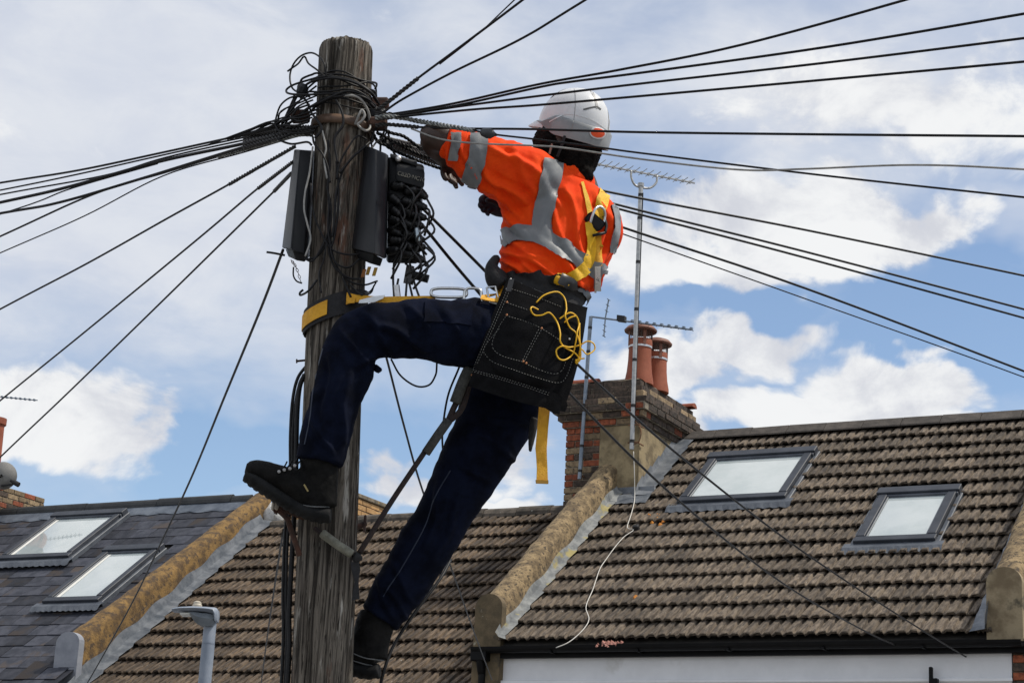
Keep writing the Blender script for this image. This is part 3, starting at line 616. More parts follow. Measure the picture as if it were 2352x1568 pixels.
# ------------------------------------------------------------------ telegraph pole
PA = at(795, 104, 7.52); YP = PA.y; YN = Vector((0, 1, 0))
def q(x, y, dd=0.0): return onplane(x, y, Vector((0, YP+dd, 0)), YN)
def ks(P): return (P-CC).dot(CF)/FPX
PB = q(739, 1560); pax = (PA-PB).normalized(); pgr = PA-pax*(PA.z/pax.z)
def wood_material():
    mt = bpy.data.materials.new('weathered_wood'); mt.use_nodes = True; nt = mt.node_tree; N = nt.nodes; L = nt.links; bs = N['Principled BSDF']; bs.inputs['Roughness'].default_value = .9; bs.inputs['Specular IOR Level'].default_value = .2
    geo = N.new('ShaderNodeNewGeometry')
    def noi(sc, st, det=6, dist=0):
        mp = N.new('ShaderNodeMapping'); L.new(geo.outputs['Position'], mp.inputs[0]); mp.inputs['Scale'].default_value = st
        n = N.new('ShaderNodeTexNoise'); L.new(mp.outputs[0], n.inputs['Vector']); n.inputs['Scale'].default_value = sc; n.inputs['Detail'].default_value = det; n.inputs['Roughness'].default_value = .65; n.inputs['Distortion'].default_value = dist; return n.outputs['Fac']
    def ramp(f, a, b):
        n = N.new('ShaderNodeMapRange'); n.interpolation_type = 'SMOOTHSTEP'; L.new(f, n.inputs[0]); n.inputs[1].default_value = a; n.inputs[2].default_value = b; return n.outputs[0]
    def mix(f, a, b):
        n = N.new('ShaderNodeMix'); n.data_type = 'RGBA'; L.new(f, n.inputs[0])
        for s, v in ((n.inputs[6], a), (n.inputs[7], b)):
            if hasattr(v, 'is_linked'): L.new(v, s)
            else: s.default_value = (*v, 1)
        return n.outputs[2]
    grain = noi(75, (1, 1, .035), 7, .6); big = noi(5, (1, 1, .5)); fine = noi(160, (1, 1, .06), 4); red = noi(6, (1.4, 1.4, .35)); white = noi(26, (1.3, 1.3, .16), 5)
    c = mix(ramp(grain, .38, .62), (.026, .022, .018), (.18, .158, .13)); c = mix(ramp(big, .5, .72), c, (.085, .072, .06)); c = mix(ramp(red, .57, .68), c, (.13, .07, .048))
    c = mix(ramp(white, .57, .68), c, (.40, .38, .34)); c = mix(ramp(fine, .56, .64), c, (.016, .013, .010))
    L.new(c, bs.inputs['Base Color'])
    b = N.new('ShaderNodeBump'); b.inputs['Strength'].default_value = 1; b.inputs['Distance'].default_value = .012; L.new(grain, b.inputs['Height'])
    b2 = N.new('ShaderNodeBump'); b2.inputs['Strength'].default_value = .6; b2.inputs['Distance'].default_value = .004; L.new(fine, b2.inputs['Height']); L.new(b.outputs[0], b2.inputs['Normal']); L.new(b2.outputs[0], bs.inputs['Normal'])
    return mt
mWood = wood_material()
pole = thing('telegraph_pole', pgr, 'weathered wooden telegraph pole the worker is strapped to', 'pole')
bm = bmesh.new(); seg = 120; rings = []; Lp = (PA-pgr).length; ns = 130
cr = [(random.uniform(0, 6.28), random.uniform(.012, .03), random.uniform(.006, .016), random.uniform(0, 9)) for _ in range(16)]
e1 = Vector((1, 0, 0))-pax*pax.x; e1.normalize(); e2v = pax.cross(e1)
def pole_r(h, t):
    r = .1005+.0045*(Lp-h)/Lp*3
    d = mnoise.noise(Vector((math.cos(t)*2.2, math.sin(t)*2.2, h*.9)))*.005+mnoise.noise(Vector((math.cos(t)*14, math.sin(t)*14, h*.8)))*.0022
    for a, w, dp, ph in cr:
        aa = a+.14*math.sin(h*.9+ph); dd = (t-aa+math.pi) % (2*math.pi)-math.pi
        d -= dp*math.exp(-(dd/w)**2)*max(0, min(1, .5+1.4*math.sin(h*1.1+ph*2)))
    return r+d
hs = [Lp*i/40 for i in range(28)]+[Lp*.675+(Lp*.325-.006)*i/110 for i in range(111)]
for h in hs:
    rings.append([])
    for k in range(seg):
        t = 2*math.pi*k/seg; r = pole_r(h, t); top = h > Lp-.01
        hh = h+(.006*mnoise.noise(Vector((math.cos(t)*6, math.sin(t)*6, 3)))+.004*mnoise.noise(Vector((math.cos(t)*25, math.sin(t)*25, 3))) if top else 0)
        rings[-1].append(bm.verts.new(pgr+pax*hh+(e1*math.cos(t)+e2v*math.sin(t))*(r-(.006 if top else 0))))
for A, B in zip(rings, rings[1:]):
    for k in range(seg): bm.faces.new((A[k], A[(k+1) % seg], B[(k+1) % seg], B[k]))
c = bm.verts.new(PA-pax*.002)
for k in range(seg): bm.faces.new((rings[-1][k], rings[-1][(k+1) % seg], c))
bobj('shaft', bm, mWood, pole, True)
def pax_at(y):          # centre of the pole at image row y
    x = 795+(739-795)*(y-104)/(1560-104); return q(x, y, 0), x
def around(y, dx, r, up=0.0, n=24, tilt=0.0, t0=0, t1=2*math.pi):   # ring of points about the pole
    c, _ = pax_at(y); return [c+(e1*math.cos(t)+e2v*math.sin(t))*r+pax*(tilt*math.cos(t)*r+up) for t in (t0+(t1-t0)*k/n for k in range(n+1))]
mCab = M('cable_sheath', (.005, .005, .006), (.010, .010, .011), 30, .5, spec=.25)
mCabG = M('cable_grey', (.2, .2, .19), (.32, .31, .29), 30, .5)
mGrip = M('grip_strand', (.010, .009, .010), (.035, .033, .032), 60, .5)
mGripL = M('grip_bright', (.1, .105, .1), (.3, .31, .3), 60, .4, metal=.4)
mRust = M('rust', (.03, .016, .012), (.075, .032, .02), 25, .9, .5, 60)
mHood = M('hood_plastic', (.009, .0105, .0135), (.016, .018, .022), 6, .42, .08, 50, spec=.3, spots=((40, (.08, .08, .08), .72, .05), (5, (.03, .03, .032), .55, .1)))
mHoodD = M('hood_black', (.005, .006, .008), (.010, .011, .013), 6, .5, spec=.3)
# steps and step hooks
def step(px, py, qx, qy, d0, d1, r=.011):
    bm = bmesh.new(); a, b = q(px, py, d0), q(qx, qy, d1); tube(bm, [a, b], r, 8); d = (b-a).normalized()
    abox(bm, b, ZZ*.028, d*.006, YN*.02); bobj('step', bm, mRust, pole)
step(770, 1230, 838, 1202, .05, .16); step(745, 1205, 634, 1160, -.02, -.12, .013)
bm = bmesh.new(); tube(bm, [q(634, 1165, -.12), q(660, 1190, -.125), q(680, 1250, -.12), q(688, 1275, -.105)], (.010), 8); bobj('step_brace', bm, mRust, pole)
bm = bmesh.new(); abox(bm, q(632, 1158, -.13), ZZ*.022, CR*.012, YN*.012); bevel(bm, .005, 1); bobj('step_end', bm, M('worn_bolt', (.25, .22, .17), (.4, .36, .3), 30, .6, metal=.4), pole)
bm = bmesh.new(); tube(bm, [q(712, 826, .03), q(683, 829, .01)], .004, 6); tube(bm, [q(683, 829, .01), q(680, 829, .01)], .008, 6); bobj('bolt', bm, mRust, pole)
# pole band and cable rings at the top
bm = bmesh.new(); P = around(300, 0, .113, n=40, tilt=-.12); 
for p in P: pass
rings = []
for i, p in enumerate(P[:-1]):
    d = (p-pax_at(300)[0]); d = (d-pax*d.dot(pax)).normalized(); rings.append([bm.verts.new(p+d*u+pax*v) for u, v in ((-.006, -.015), (.006, -.017), (.008, .0), (.006, .017), (-.006, .015))])
for i in range(len(rings)):
    A, B = rings[i], rings[(i+1) % len(rings)]
    for k in range(5): bm.faces.new((A[k], A[(k+1) % 5], B[(k+1) % 5], B[k]))
bobj('pole_band', bm, M('band_brown', (.06, .032, .018), (.13, .075, .045), 30, .6), pole, True)
for px, py, dd in ((690, 268, .02), (872, 240, -.02), (868, 285, -.06)):
    bm = bmesh.new(); c = q(px, py, dd); abox(bm, c, CR*.035, YN*.03, ZZ*.02); bevel(bm, .008, 1); bobj('wire_bracket', bm, mRust, pole)
bm = bmesh.new(); lathe(bm, q(868, 265, -.05), CR, [(.02, -.03), (.028, -.025), (.018, 0), (.028, .025), (.02, .03)], 12); bobj('insulator', bm, mHoodD, pole, True)
# ------------------------------------------------------------------ boxes on the pole
def prism(name, top, bot, mat, parent=None, bv=.006):
    bm = bmesh.new(); A = [bm.verts.new(q(*p)) for p in top]; B = [bm.verts.new(q(*p)) for p in bot]; n = len(A)
    for k in range(n): bm.faces.new((A[k], A[(k+1) % n], B[(k+1) % n], B[k]))
    bm.faces.new(A); bm.faces.new(B[::-1]); bmesh.ops.recalc_face_normals(bm, faces=bm.faces[:])
    if bv: bevel(bm, bv, 2)
    o = bobj(name, bm, mat, parent); return autosmooth(o, 35)
jb = thing('junction_box', q(672, 588, .0), 'narrow black hooded junction box on the left of the pole', 'junction box')
prism('hood', [(675, 343, .05), (689, 344, -.07), (716, 348, -.06), (724, 346, .05)], [(647, 570, .06), (669, 574, -.1), (700, 584, -.08), (715, 574, .06)], mHoodD, jb)
prism('lit_facet', [(675.5, 344, .03), (688, 346, -.072), (690, 346, -.072), (690, 346, -.06)], [(648, 568, .04), (667, 570, -.103), (670, 571, -.103), (670, 571, -.09)], mHood, jb, .001)  # paler sheet over the left facet, its lit look put into the colour
prism('base', [(655, 572, .05), (672, 574, -.08), (700, 584, -.07), (712, 574, .05)], [(662, 590, .04), (680, 598, -.05), (700, 602, -.05), (712, 590, .04)], mHoodD, jb, .004)
jb2 = thing('junction_box', q(850, 590, -.1), 'smooth dark grey hooded junction box on the front of the pole', 'junction box')
prism('hood', [(838, 336, -.06), (848, 334, -.115), (862, 343, -.16), (890, 354, -.13), (893, 356, -.02), (850, 345, .03)], [(806, 571, -.09), (814, 572, -.14), (862, 584, -.225), (884, 596, -.17), (888, 594, -.03), (840, 580, -.02)], mHood, jb2, .007)
prism('base', [(816, 574, -.12), (858, 584, -.19), (880, 594, -.14), (850, 585, -.05)], [(820, 592, -.11), (855, 606, -.16), (874, 612, -.13), (850, 605, -.06)], mHoodD, jb2, .003)
for bx_, by_, cc in ((846, 622, (.55, .3, .02)), (861, 624, (.7, .42, .05)), (835, 628, (.4, .14, .02))):
    bm = bmesh.new(); abox(bm, q(bx_, by_, -.12), CR*.006, YN*.004, (CU+CR*.3)*.014); bobj('cable_tag', bm, M('tag_%d' % bx_, tuple(v*.6 for v in cc), None, rough=.5), jb2)
bm = bmesh.new(); tube(bm, [q(873+6*math.cos(t), 463+9*math.sin(t), -.192) for t in (2*math.pi*k/16 for k in range(17))], .0012, 5); bobj('emblem', bm, mHoodD, jb2)
jb3 = thing('terminal_block', q(935, 600, -.03), 'black fibre terminal block with rows of plugged ports and lettering', 'terminal block')
prism('body', [(889, 362, .02), (893, 360, -.05), (972, 378, -.05), (975, 382, .04)], [(887, 600, .02), (890, 604, -.04), (958, 606, -.04), (964, 600, .04)], mHoodD, jb3)
prism('lid', [(913, 371, -.07), (909, 380, -.09), (978, 395, -.09), (972, 382, -.07)], [(908, 412, -.07), (908, 415, -.09), (974, 434, -.09), (974, 430, -.07)], mHoodD, jb3, .008)
prism('rail', [(896, 352, -.03), (896, 354, -.08), (958, 372, -.08), (958, 370, -.03)], [(896, 360, -.03), (896, 362, -.08), (958, 382, -.08), (958, 379, -.03)], mHoodD, jb3, .004)
bm = bmesh.new(); lathe(bm, q(915, 365, -.085), -YN, [(.011, -.01), (.011, .006), (.006, .01)], 10); bobj('screw', bm, mBand, jb3)
fc = bpy.data.curves.new('lettering', 'FONT'); fc.body = 'CB2D·NC10'; fc.size = .024; fc.extrude = .0004
fo = bpy.data.objects.new('tmp', fc); col.objects.link(fo)
dg = bpy.context.evaluated_depsgraph_get(); tmesh = bpy.data.meshes.new_from_object(fo.evaluated_get(dg)); bpy.data.objects.remove(fo)
tmesh.name = 'lettering'; tmesh.materials.clear(); tmesh.materials.append(M('chalk_ink', (.34, .32, .26), (.1, .1, .09), 60, .8))
to = bpy.data.objects.new('lettering', tmesh); link(to, jb3)
tx = (q(974, 411, -.095)-q(912, 394, -.095)); wtx = max(v.co.x for v in tmesh.vertices); tx = tx/wtx
tz = tx.normalized().cross(Vector((0, 1, 0))).normalized()*-1; 
if tz.z < 0: tz = -tz
mm = Matrix((tx, tz*tx.length*1.1, tx.normalized().cross(tz))).transposed().to_4x4(); mm.translation = q(912, 401, -.0985); to.matrix_basis = mm
mPort = M('port_rubber', (.007, .007, .008), (.016, .016, .017), 40, .45)
for r in range(7):
    for c_ in range(3):
        x = 905+c_*27+random.gauss(0, 2)-r*1.2; y = 432+r*24+c_*7+random.gauss(0, 2); d = (CR*random.uniform(.3, .7)-YN*.6-ZZ*random.uniform(.1, .6)).normalized()
        bm = bmesh.new(); c0 = q(x, y, -.045); lathe(bm, c0, d, [(.018, 0), (.018, .018), (.014, .02), (.016, .035), (.012, .037), (.013, .052), (.006, .06)], 12)
        tube(bm, spline([c0+d*.055, c0+d*.085-ZZ*.01, c0+d*.09-ZZ*.05+CR*random.uniform(-.03, .03), c0+d*.05-ZZ*.11+CR*random.uniform(-.04, .03)], 4), .0045, 6)
        bobj('port_plug', bm, mPort, jb3, True)
bm = bmesh.new(); lathe(bm, q(957, 524, -.1), q(961, 556, -.1)-q(957, 524, -.1), [(.009, 0), (.011, .004), (.011, .05), (.008, .055)], 12); bobj('steel_ferrule', bm, M('ferrule', (.35, .4, .43), None, rough=.3, metal=.9), jb3, True)
prism('backplate', [(934, 606, .0), (934, 606, .01), (952, 612, .01), (952, 612, .0)], [(926, 650, .0), (926, 650, .01), (949, 655, .01), (949, 655, .0)], M('dull_plate', (.12, .12, .13), (.2, .2, .2), 20, .5, metal=.3), jb3, .002)
bm = bmesh.new(); tube(bm, [q(948, 631, -.06), q(984, 641, -.06)], [.0155, .0155], 12); bobj('closure', bm, mHoodD, jb3)
for p in ([(925, 560), (940, 600), (952, 650), (966, 690)], [(978, 612), (972, 580), (960, 560)], [(905, 600), (903, 640), (905, 680)], [(915, 640), (911, 665), (912, 690)], [(935, 640), (932, 680)], [(940, 650), (948, 684)]):
    bm = bmesh.new(); tube(bm, spline([q(x, y, -.05) for x, y in p], 6), .0042, 6); bobj('tail_cable', bm, mPort, jb3, True)
bm = bmesh.new(); tube(bm, [q(910, 655, -.07), q(914, 690, -.07)], [(.012, .006)]*2, 8); bobj('clip', bm, mBand, jb3)
# chain under the left box
chn = thing('chain', q(668, 594, -.02), 'small dark chain hanging under the left junction box', 'chain')
for k in range(9):
    f = k/8; p = q(670+20*f, 600+44*f-8*math.sin(math.pi*f), -.03); d = (q(690, 644, -.03)-q(670, 600, -.03)).normalized(); sd_ = (d.cross(YN) if k % 2 else YN)
    bm = bmesh.new(); tube(bm, [p+d*(.0075*math.cos(t))+sd_*(.004*math.sin(t)) for t in (2*math.pi*i/10 for i in range(11))], .0012, 5); bobj('link', bm, mRust, chn)
# ------------------------------------------------------------------ cables
def helix(bm, P, r, pitch, strands, rs):
    # strands twisted round the path
    fr = frames(P); s = 0; acc = [0]
    for a, b in zip(P, P[1:]): acc.append(acc[-1]+(b-a).length)
    for k in range(strands):
        Q = [p+(n*math.cos(2*math.pi*(a/pitch+k/strands))+b*math.sin(2*math.pi*(a/pitch+k/strands)))*r for p, (t, n, b), a in zip(P, fr, acc)]
        tube(bm, Q, rs, 5)
def dens(P, step):
    out = [P[0]]
    for a, b in zip(P, P[1:]):
        n = max(1, int((b-a).length/step))
        for k in range(1, n+1): out.append(a.lerp(b, k/n))
    return out
def cable(pts, r, label, mat=None, grip=None, gmat=None, name='telephone_cable', n=8, group=None, gr=1.0, twin=False):
    P = spline([at(*p) for p in pts], n); bm = bmesh.new()
    tube(bm, P, r, 7)
    o = tag(bobj(name, bm, mat or mCab, None, True), label, 'cable', group)
    if grip:
        i0, i1 = grip; G = dens([at(*p) for p in pts[i0:i1+1]] if i1-i0 < 2 else spline([at(*p) for p in pts[i0:i1+1]], 8), .007)
        bm = bmesh.new(); helix(bm, G, r*1.15*gr, .05, 3, r*.8*gr); bobj('helical_grip', bm, gmat or mGrip, o, True)
    return o
Dp = 7.40
R = .0041
cable([(862, 249, Dp-.1), (876, 246, Dp-.1), (960, 180, 7.25), (1060, 106, 7.1), (1205, -3, 6.9), (1700, -380, 6.2)], .0046, 'thick black cable rising to the top edge, leftmost of the upward pair', grip=(0, 2), twin=True)
cable([(1010, 148, 7.2), (1100, 77, 7.1), (1180, 2, 6.95), (1500, -300, 6.4)], .0026, 'thin black wire hugging the leftmost rising cable near the top edge')
cable([(862, 261, Dp-.1), (880, 258, Dp-.1), (925, 228, 7.3), (1040, 166, 7.15), (1200, 88, 6.95), (1345, 0, 6.75), (1900, -340, 6.0)], .0044, 'black cable rising to the top edge above the white hard hat', grip=(0, 1), twin=True)
cable([(862, 265, Dp-.1), (900, 262, Dp-.1), (1041, 238, 7.24), (1241, 193, 7.05), (1421, 161, 6.9), (1700, 104, 6.65), (2080, 0, 6.3), (2500, -125, 6)], .0046, 'topmost black cable sweeping right to the upper edge', grip=(0, 1), twin=True)
cable([(862, 269, Dp-.11), (900, 266, Dp-.11), (1046, 243, 7.22), (1241, 200, 7.04), (1320, 187, 6.97), (1483, 166, 6.83), (1900, 108, 6.5), (2352, 32, 6.15), (2800, -45, 5.9)], .0046, 'second black cable from the top running to the right edge over the hard hat', grip=(0, 1), twin=True)
cable([(862, 271, Dp-.1), (900, 268, Dp-.1), (1046, 246, 7.22), (1243, 220, 7.04), (1483, 191, 6.83), (1900, 144, 6.5), (2352, 88, 6.15), (2800, 30, 5.9)], .0044, 'black cable crossing the crown of the hard hat to the right edge', grip=(0, 1), twin=True)
cable([(862, 273, Dp-.12), (900, 270, Dp-.12), (1083, 252, 7.18), (1241, 241, 7.02), (1483, 220, 6.82), (1900, 183, 6.48), (2352, 142, 6.13), (2800, 100, 5.9)], .0044, 'black cable crossing the middle of the hard hat to the right edge', grip=(0, 1), twin=True)
cable([(862, 289, Dp-.1), (890, 286, Dp-.1), (960, 292, 7.26), (1082, 295.5, 7.14), (1230, 297, 7.0), (1483, 304, 6.78), (1900, 309, 6.45), (2352, 313, 6.13), (2800, 318, 5.9)], .0044, 'black level cable across the orange mark of the hard hat', grip=(0, 2), twin=True)
cable([(862, 271, Dp-.12), (900, 268, Dp-.12), (960, 278, 7.27), (1030, 290, 7.18), (1090, 300, 7.12), (1136, 309, 7.08), (1230, 320, 7.0), (1386, 340, 6.88), (1483, 353, 6.81), (1900, 404, 6.5), (2352, 453, 6.2), (2800, 500, 6)], .0036, 'black cable with a teardrop clamp passing under the hard hat', grip=(0, 4), gmat=mGripL, gr=1.5)
bm = bmesh.new(); c0 = at(1108, 304, 7.1); c1 = at(1140, 310, 7.08); lathe(bm, c0, c1-c0, [(.006, -.008), (.014, 0), (.019, .018), (.018, .034), (.008, .048), (.004, .058)], 14); tag(bobj('teardrop_clamp', bm, M('clamp_plastic', (.03, .034, .04), None, rough=.45), None, True), 'small dark teardrop clamp on a cable above the orange sleeve', 'clamp')
cable([(945, 296, 7.27), (1009, 319, 7.18), (1088, 329, 7.08), (1231, 335, 6.98), (1305, 341, 6.92), (1483, 367, 6.8), (1700, 390, 6.62), (1850, 388, 6.5), (2100, 379, 6.32), (2352, 389, 6.13), (2800, 420, 5.9)], .0034, 'pale grey cable drooping across the sleeve and out to the right', mat=mCabG)
for p, r, lb_ in (([(885, 318, 7.45), (1020, 350, 7.75), (1360, 433, 8.2), (1850, 528, 8.8), (2352, 633, 9.3), (2800, 730, 9.8)], .0052, 'black cable leaving behind the worker, highest of those below his shoulder'),
                  ([(885, 322, 7.45), (1030, 366, 7.75), (1410, 468, 8.2), (1850, 578, 8.8), (2352, 710, 9.3), (2800, 830, 9.8)], .0052, 'upper of two close black cables leaving behind the harness'),
                  ([(885, 326, 7.45), (1030, 372, 7.75), (1415, 478, 8.2), (1850, 592, 8.8), (2352, 730, 9.3), (2800, 855, 9.8)], .0052, 'lower of two close black cables leaving behind the harness'),
                  ([(885, 330, 7.45), (1000, 375, 7.75), (1430, 522, 8.3), (1850, 662, 8.9), (2352, 852, 9.5), (2800, 1025, 10)], .0055, 'black cable sloping from the orange flank to the right edge'),
                  ([(890, 335, 7.45), (1000, 384, 7.75), (1430, 537, 8.3), (1850, 686, 8.9), (2352, 866, 9.5), (2800, 1040, 10)], .003, 'thin wire sloping just below the flank cable to the right edge')):
    cable(p, r, lb_, grip=(0, 1) if r > .004 else None, twin=r > .004)
cable([(968, 476, 7.45), (1110, 618, 7.6), (1330, 840, 8.4), (1580, 1062, 10), (1850, 1270, 12.5), (2100, 1435, 15.5), (2250, 1525, 17.6), (2330, 1560, 18)], .0062, 'long black drop cable from the pouch over the big skylight to the white wall')
cable([(968, 514, 7.45), (1085, 655, 7.6), (1300, 895, 8.4), (1560, 1150, 10), (1800, 1340, 13), (1980, 1445, 16), (2080, 1490, 17.7), (2130, 1500, 17.8), (2180, 1493, 17.9)], .0062, 'long black drop cable from behind the pouch over the tiles to the gutter')
# left fan
left = [([(718, 292, 7.36), (690, 292, 7.42), (640, 297, 7.45), (560, 310, 7.6), (375, 350, 7.9), (181, 391, 8.2), (0, 420, 8.5), (-400, 485, 9.2)], .0046, 'black cable at the top of the left fan', (0, 3)),
        ([(718, 296, 7.36), (690, 296, 7.42), (560, 316, 7.6), (353, 361, 7.9), (180, 400, 8.2), (0, 437, 8.5), (-400, 515, 9.2)], .0036, 'second cable down in the left fan', (0, 2)),
        ([(718, 298, 7.36), (690, 298, 7.42), (560, 322, 7.6), (380, 362, 7.9), (240, 403, 8.1), (0, 447, 8.5), (-400, 525, 9.2)], .0036, 'third cable down in the left fan', (0, 2)),
        ([(718, 300, 7.36), (690, 300, 7.40), (560, 330, 7.56), (362, 372, 7.9), (158, 429, 8.2), (0, 465, 8.5), (-400, 550, 9.2)], .0068, 'thickest black cable of the left fan', (0, 2)),
        ([(362, 376, 7.9), (167, 432, 8.2), (90, 462, 8.35), (0, 492, 8.5), (-400, 620, 9.2)], .003, 'thin cable splitting below the thickest cable of the left fan', None),
        ([(718, 306, 7.36), (690, 306, 7.38), (560, 338, 7.56), (326, 410, 7.95), (136, 465, 8.2), (0, 490, 8.5), (-400, 560, 9.2)], .0058, 'lowest thick cable of the left fan', (0, 2)),
        ([(718, 310, 7.36), (690, 310, 7.38), (640, 322, 7.45), (500, 360, 7.7), (380, 396, 7.9), (213, 447, 8.2), (0, 543, 8.6), (-400, 725, 9.4)], .0042, 'black cable forking downward out of the left fan', (0, 3)),
        ([(718, 312, 7.36), (690, 312, 7.38), (560, 350, 7.6), (375, 404, 7.95), (194, 496, 8.3), (0, 581, 8.7), (-400, 755, 9.4)], .0028, 'thin straight wire just below the left fan', None),
        ([(678, 336, 7.42), (525, 424, 7.7), (389, 499, 8.0), (200, 605, 8.5), (0, 710, 9), (-400, 925, 10)], .0042, 'single black cable slanting left from the hooded box top', (0, 1)),
        ([(672, 372, 7.42), (592, 433, 7.7), (452, 551, 8.2), (200, 758, 9), (0, 920, 9.7), (-300, 1165, 11)], .0042, 'upper of the two steep parallel cables at the left', (0, 1)),
        ([(670, 397, 7.42), (629, 440, 7.7), (400, 665, 8.4), (156, 902, 9.3), (0, 1050, 9.9), (-300, 1340, 11)], .0042, 'lower of the two steep parallel cables at the left', (0, 1)),
        ([(650, 574, 7.3), (600, 706, 7.9), (518, 905, 9), (440, 1095, 10.5), (370, 1245, 12), (300, 1390, 14), (205, 1560, 17), (150, 1650, 19)], .0056, 'steep cable dropping from the left box across the slate roof', None)]
for p, r, lb_, gp in left: cable(p, r, lb_, grip=gp, gmat=mGripL if 'forking' in lb_ else None, twin=r > .0043)
cable([(880, 800, 7.2), (890, 830, 7.3), (930, 985, 7.9), (972, 1130, 8.6), (1035, 1300, 10.5), (1085, 1440, 13), (1130, 1560, 17)], .0044, 'thin cable dropping under the raised thigh past the straight leg')
cable([(898, 824, 7.25), (920, 862, 7.25), (955, 886, 7.25), (985, 884, 7.25), (1000, 862, 7.25), (1003, 842, 7.25), (1003, 815, 7.25)], .0036, 'cable loop hanging under the raised thigh')
cable([(1066, 815, 7.3), (1052, 850, 7.3), (1030, 905, 7.3), (1019, 965, 7.35), (1016, 1010, 7.4), (1020, 1060, 7.5)], .004, 'short black cable hanging behind the rope sleeve')
cable([(651, 1215, 7.2), (630, 1350, 9), (610, 1490, 12), (596, 1600, 15)], .0042, 'thin cable dropping beside the foot of the pole')
cable([(1035, 1285, 7.3), (1010, 1330, 7.2), (950, 1410, 7.1), (905, 1480, 7.05), (882, 1540, 7), (865, 1610, 7)], .0062, 'dark rope running down behind the straight leg')
for k, (p, r) in enumerate((([(708, 835), (684, 868), (672, 920), (667, 1000), (666, 1100), (655, 1220), (650, 1350), (644, 1600)], .006), ([(706, 850), (687, 885), (677, 940), (672, 1010), (672, 1100), (661, 1230), (657, 1350), (652, 1600)], .0055), ([(700, 860), (688, 890), (682, 960), (679, 1100), (672, 1250), (664, 1400), (658, 1600)], .009))):
    bm = bmesh.new(); tube(bm, spline([q(x, y, -.0-.01*k) for x, y in p]+[q(p[-1][0], p[-1][1], -.01*k)+Vector((0, 0, -1.2))], 8), r, 8)
    tag(bobj('riser_cable', bm, mCab, None, True), ['outermost black riser cable bowing away left of the pole', 'middle black riser cable left of the pole', 'thick black riser cable against the left side of the pole'][k], 'cable')
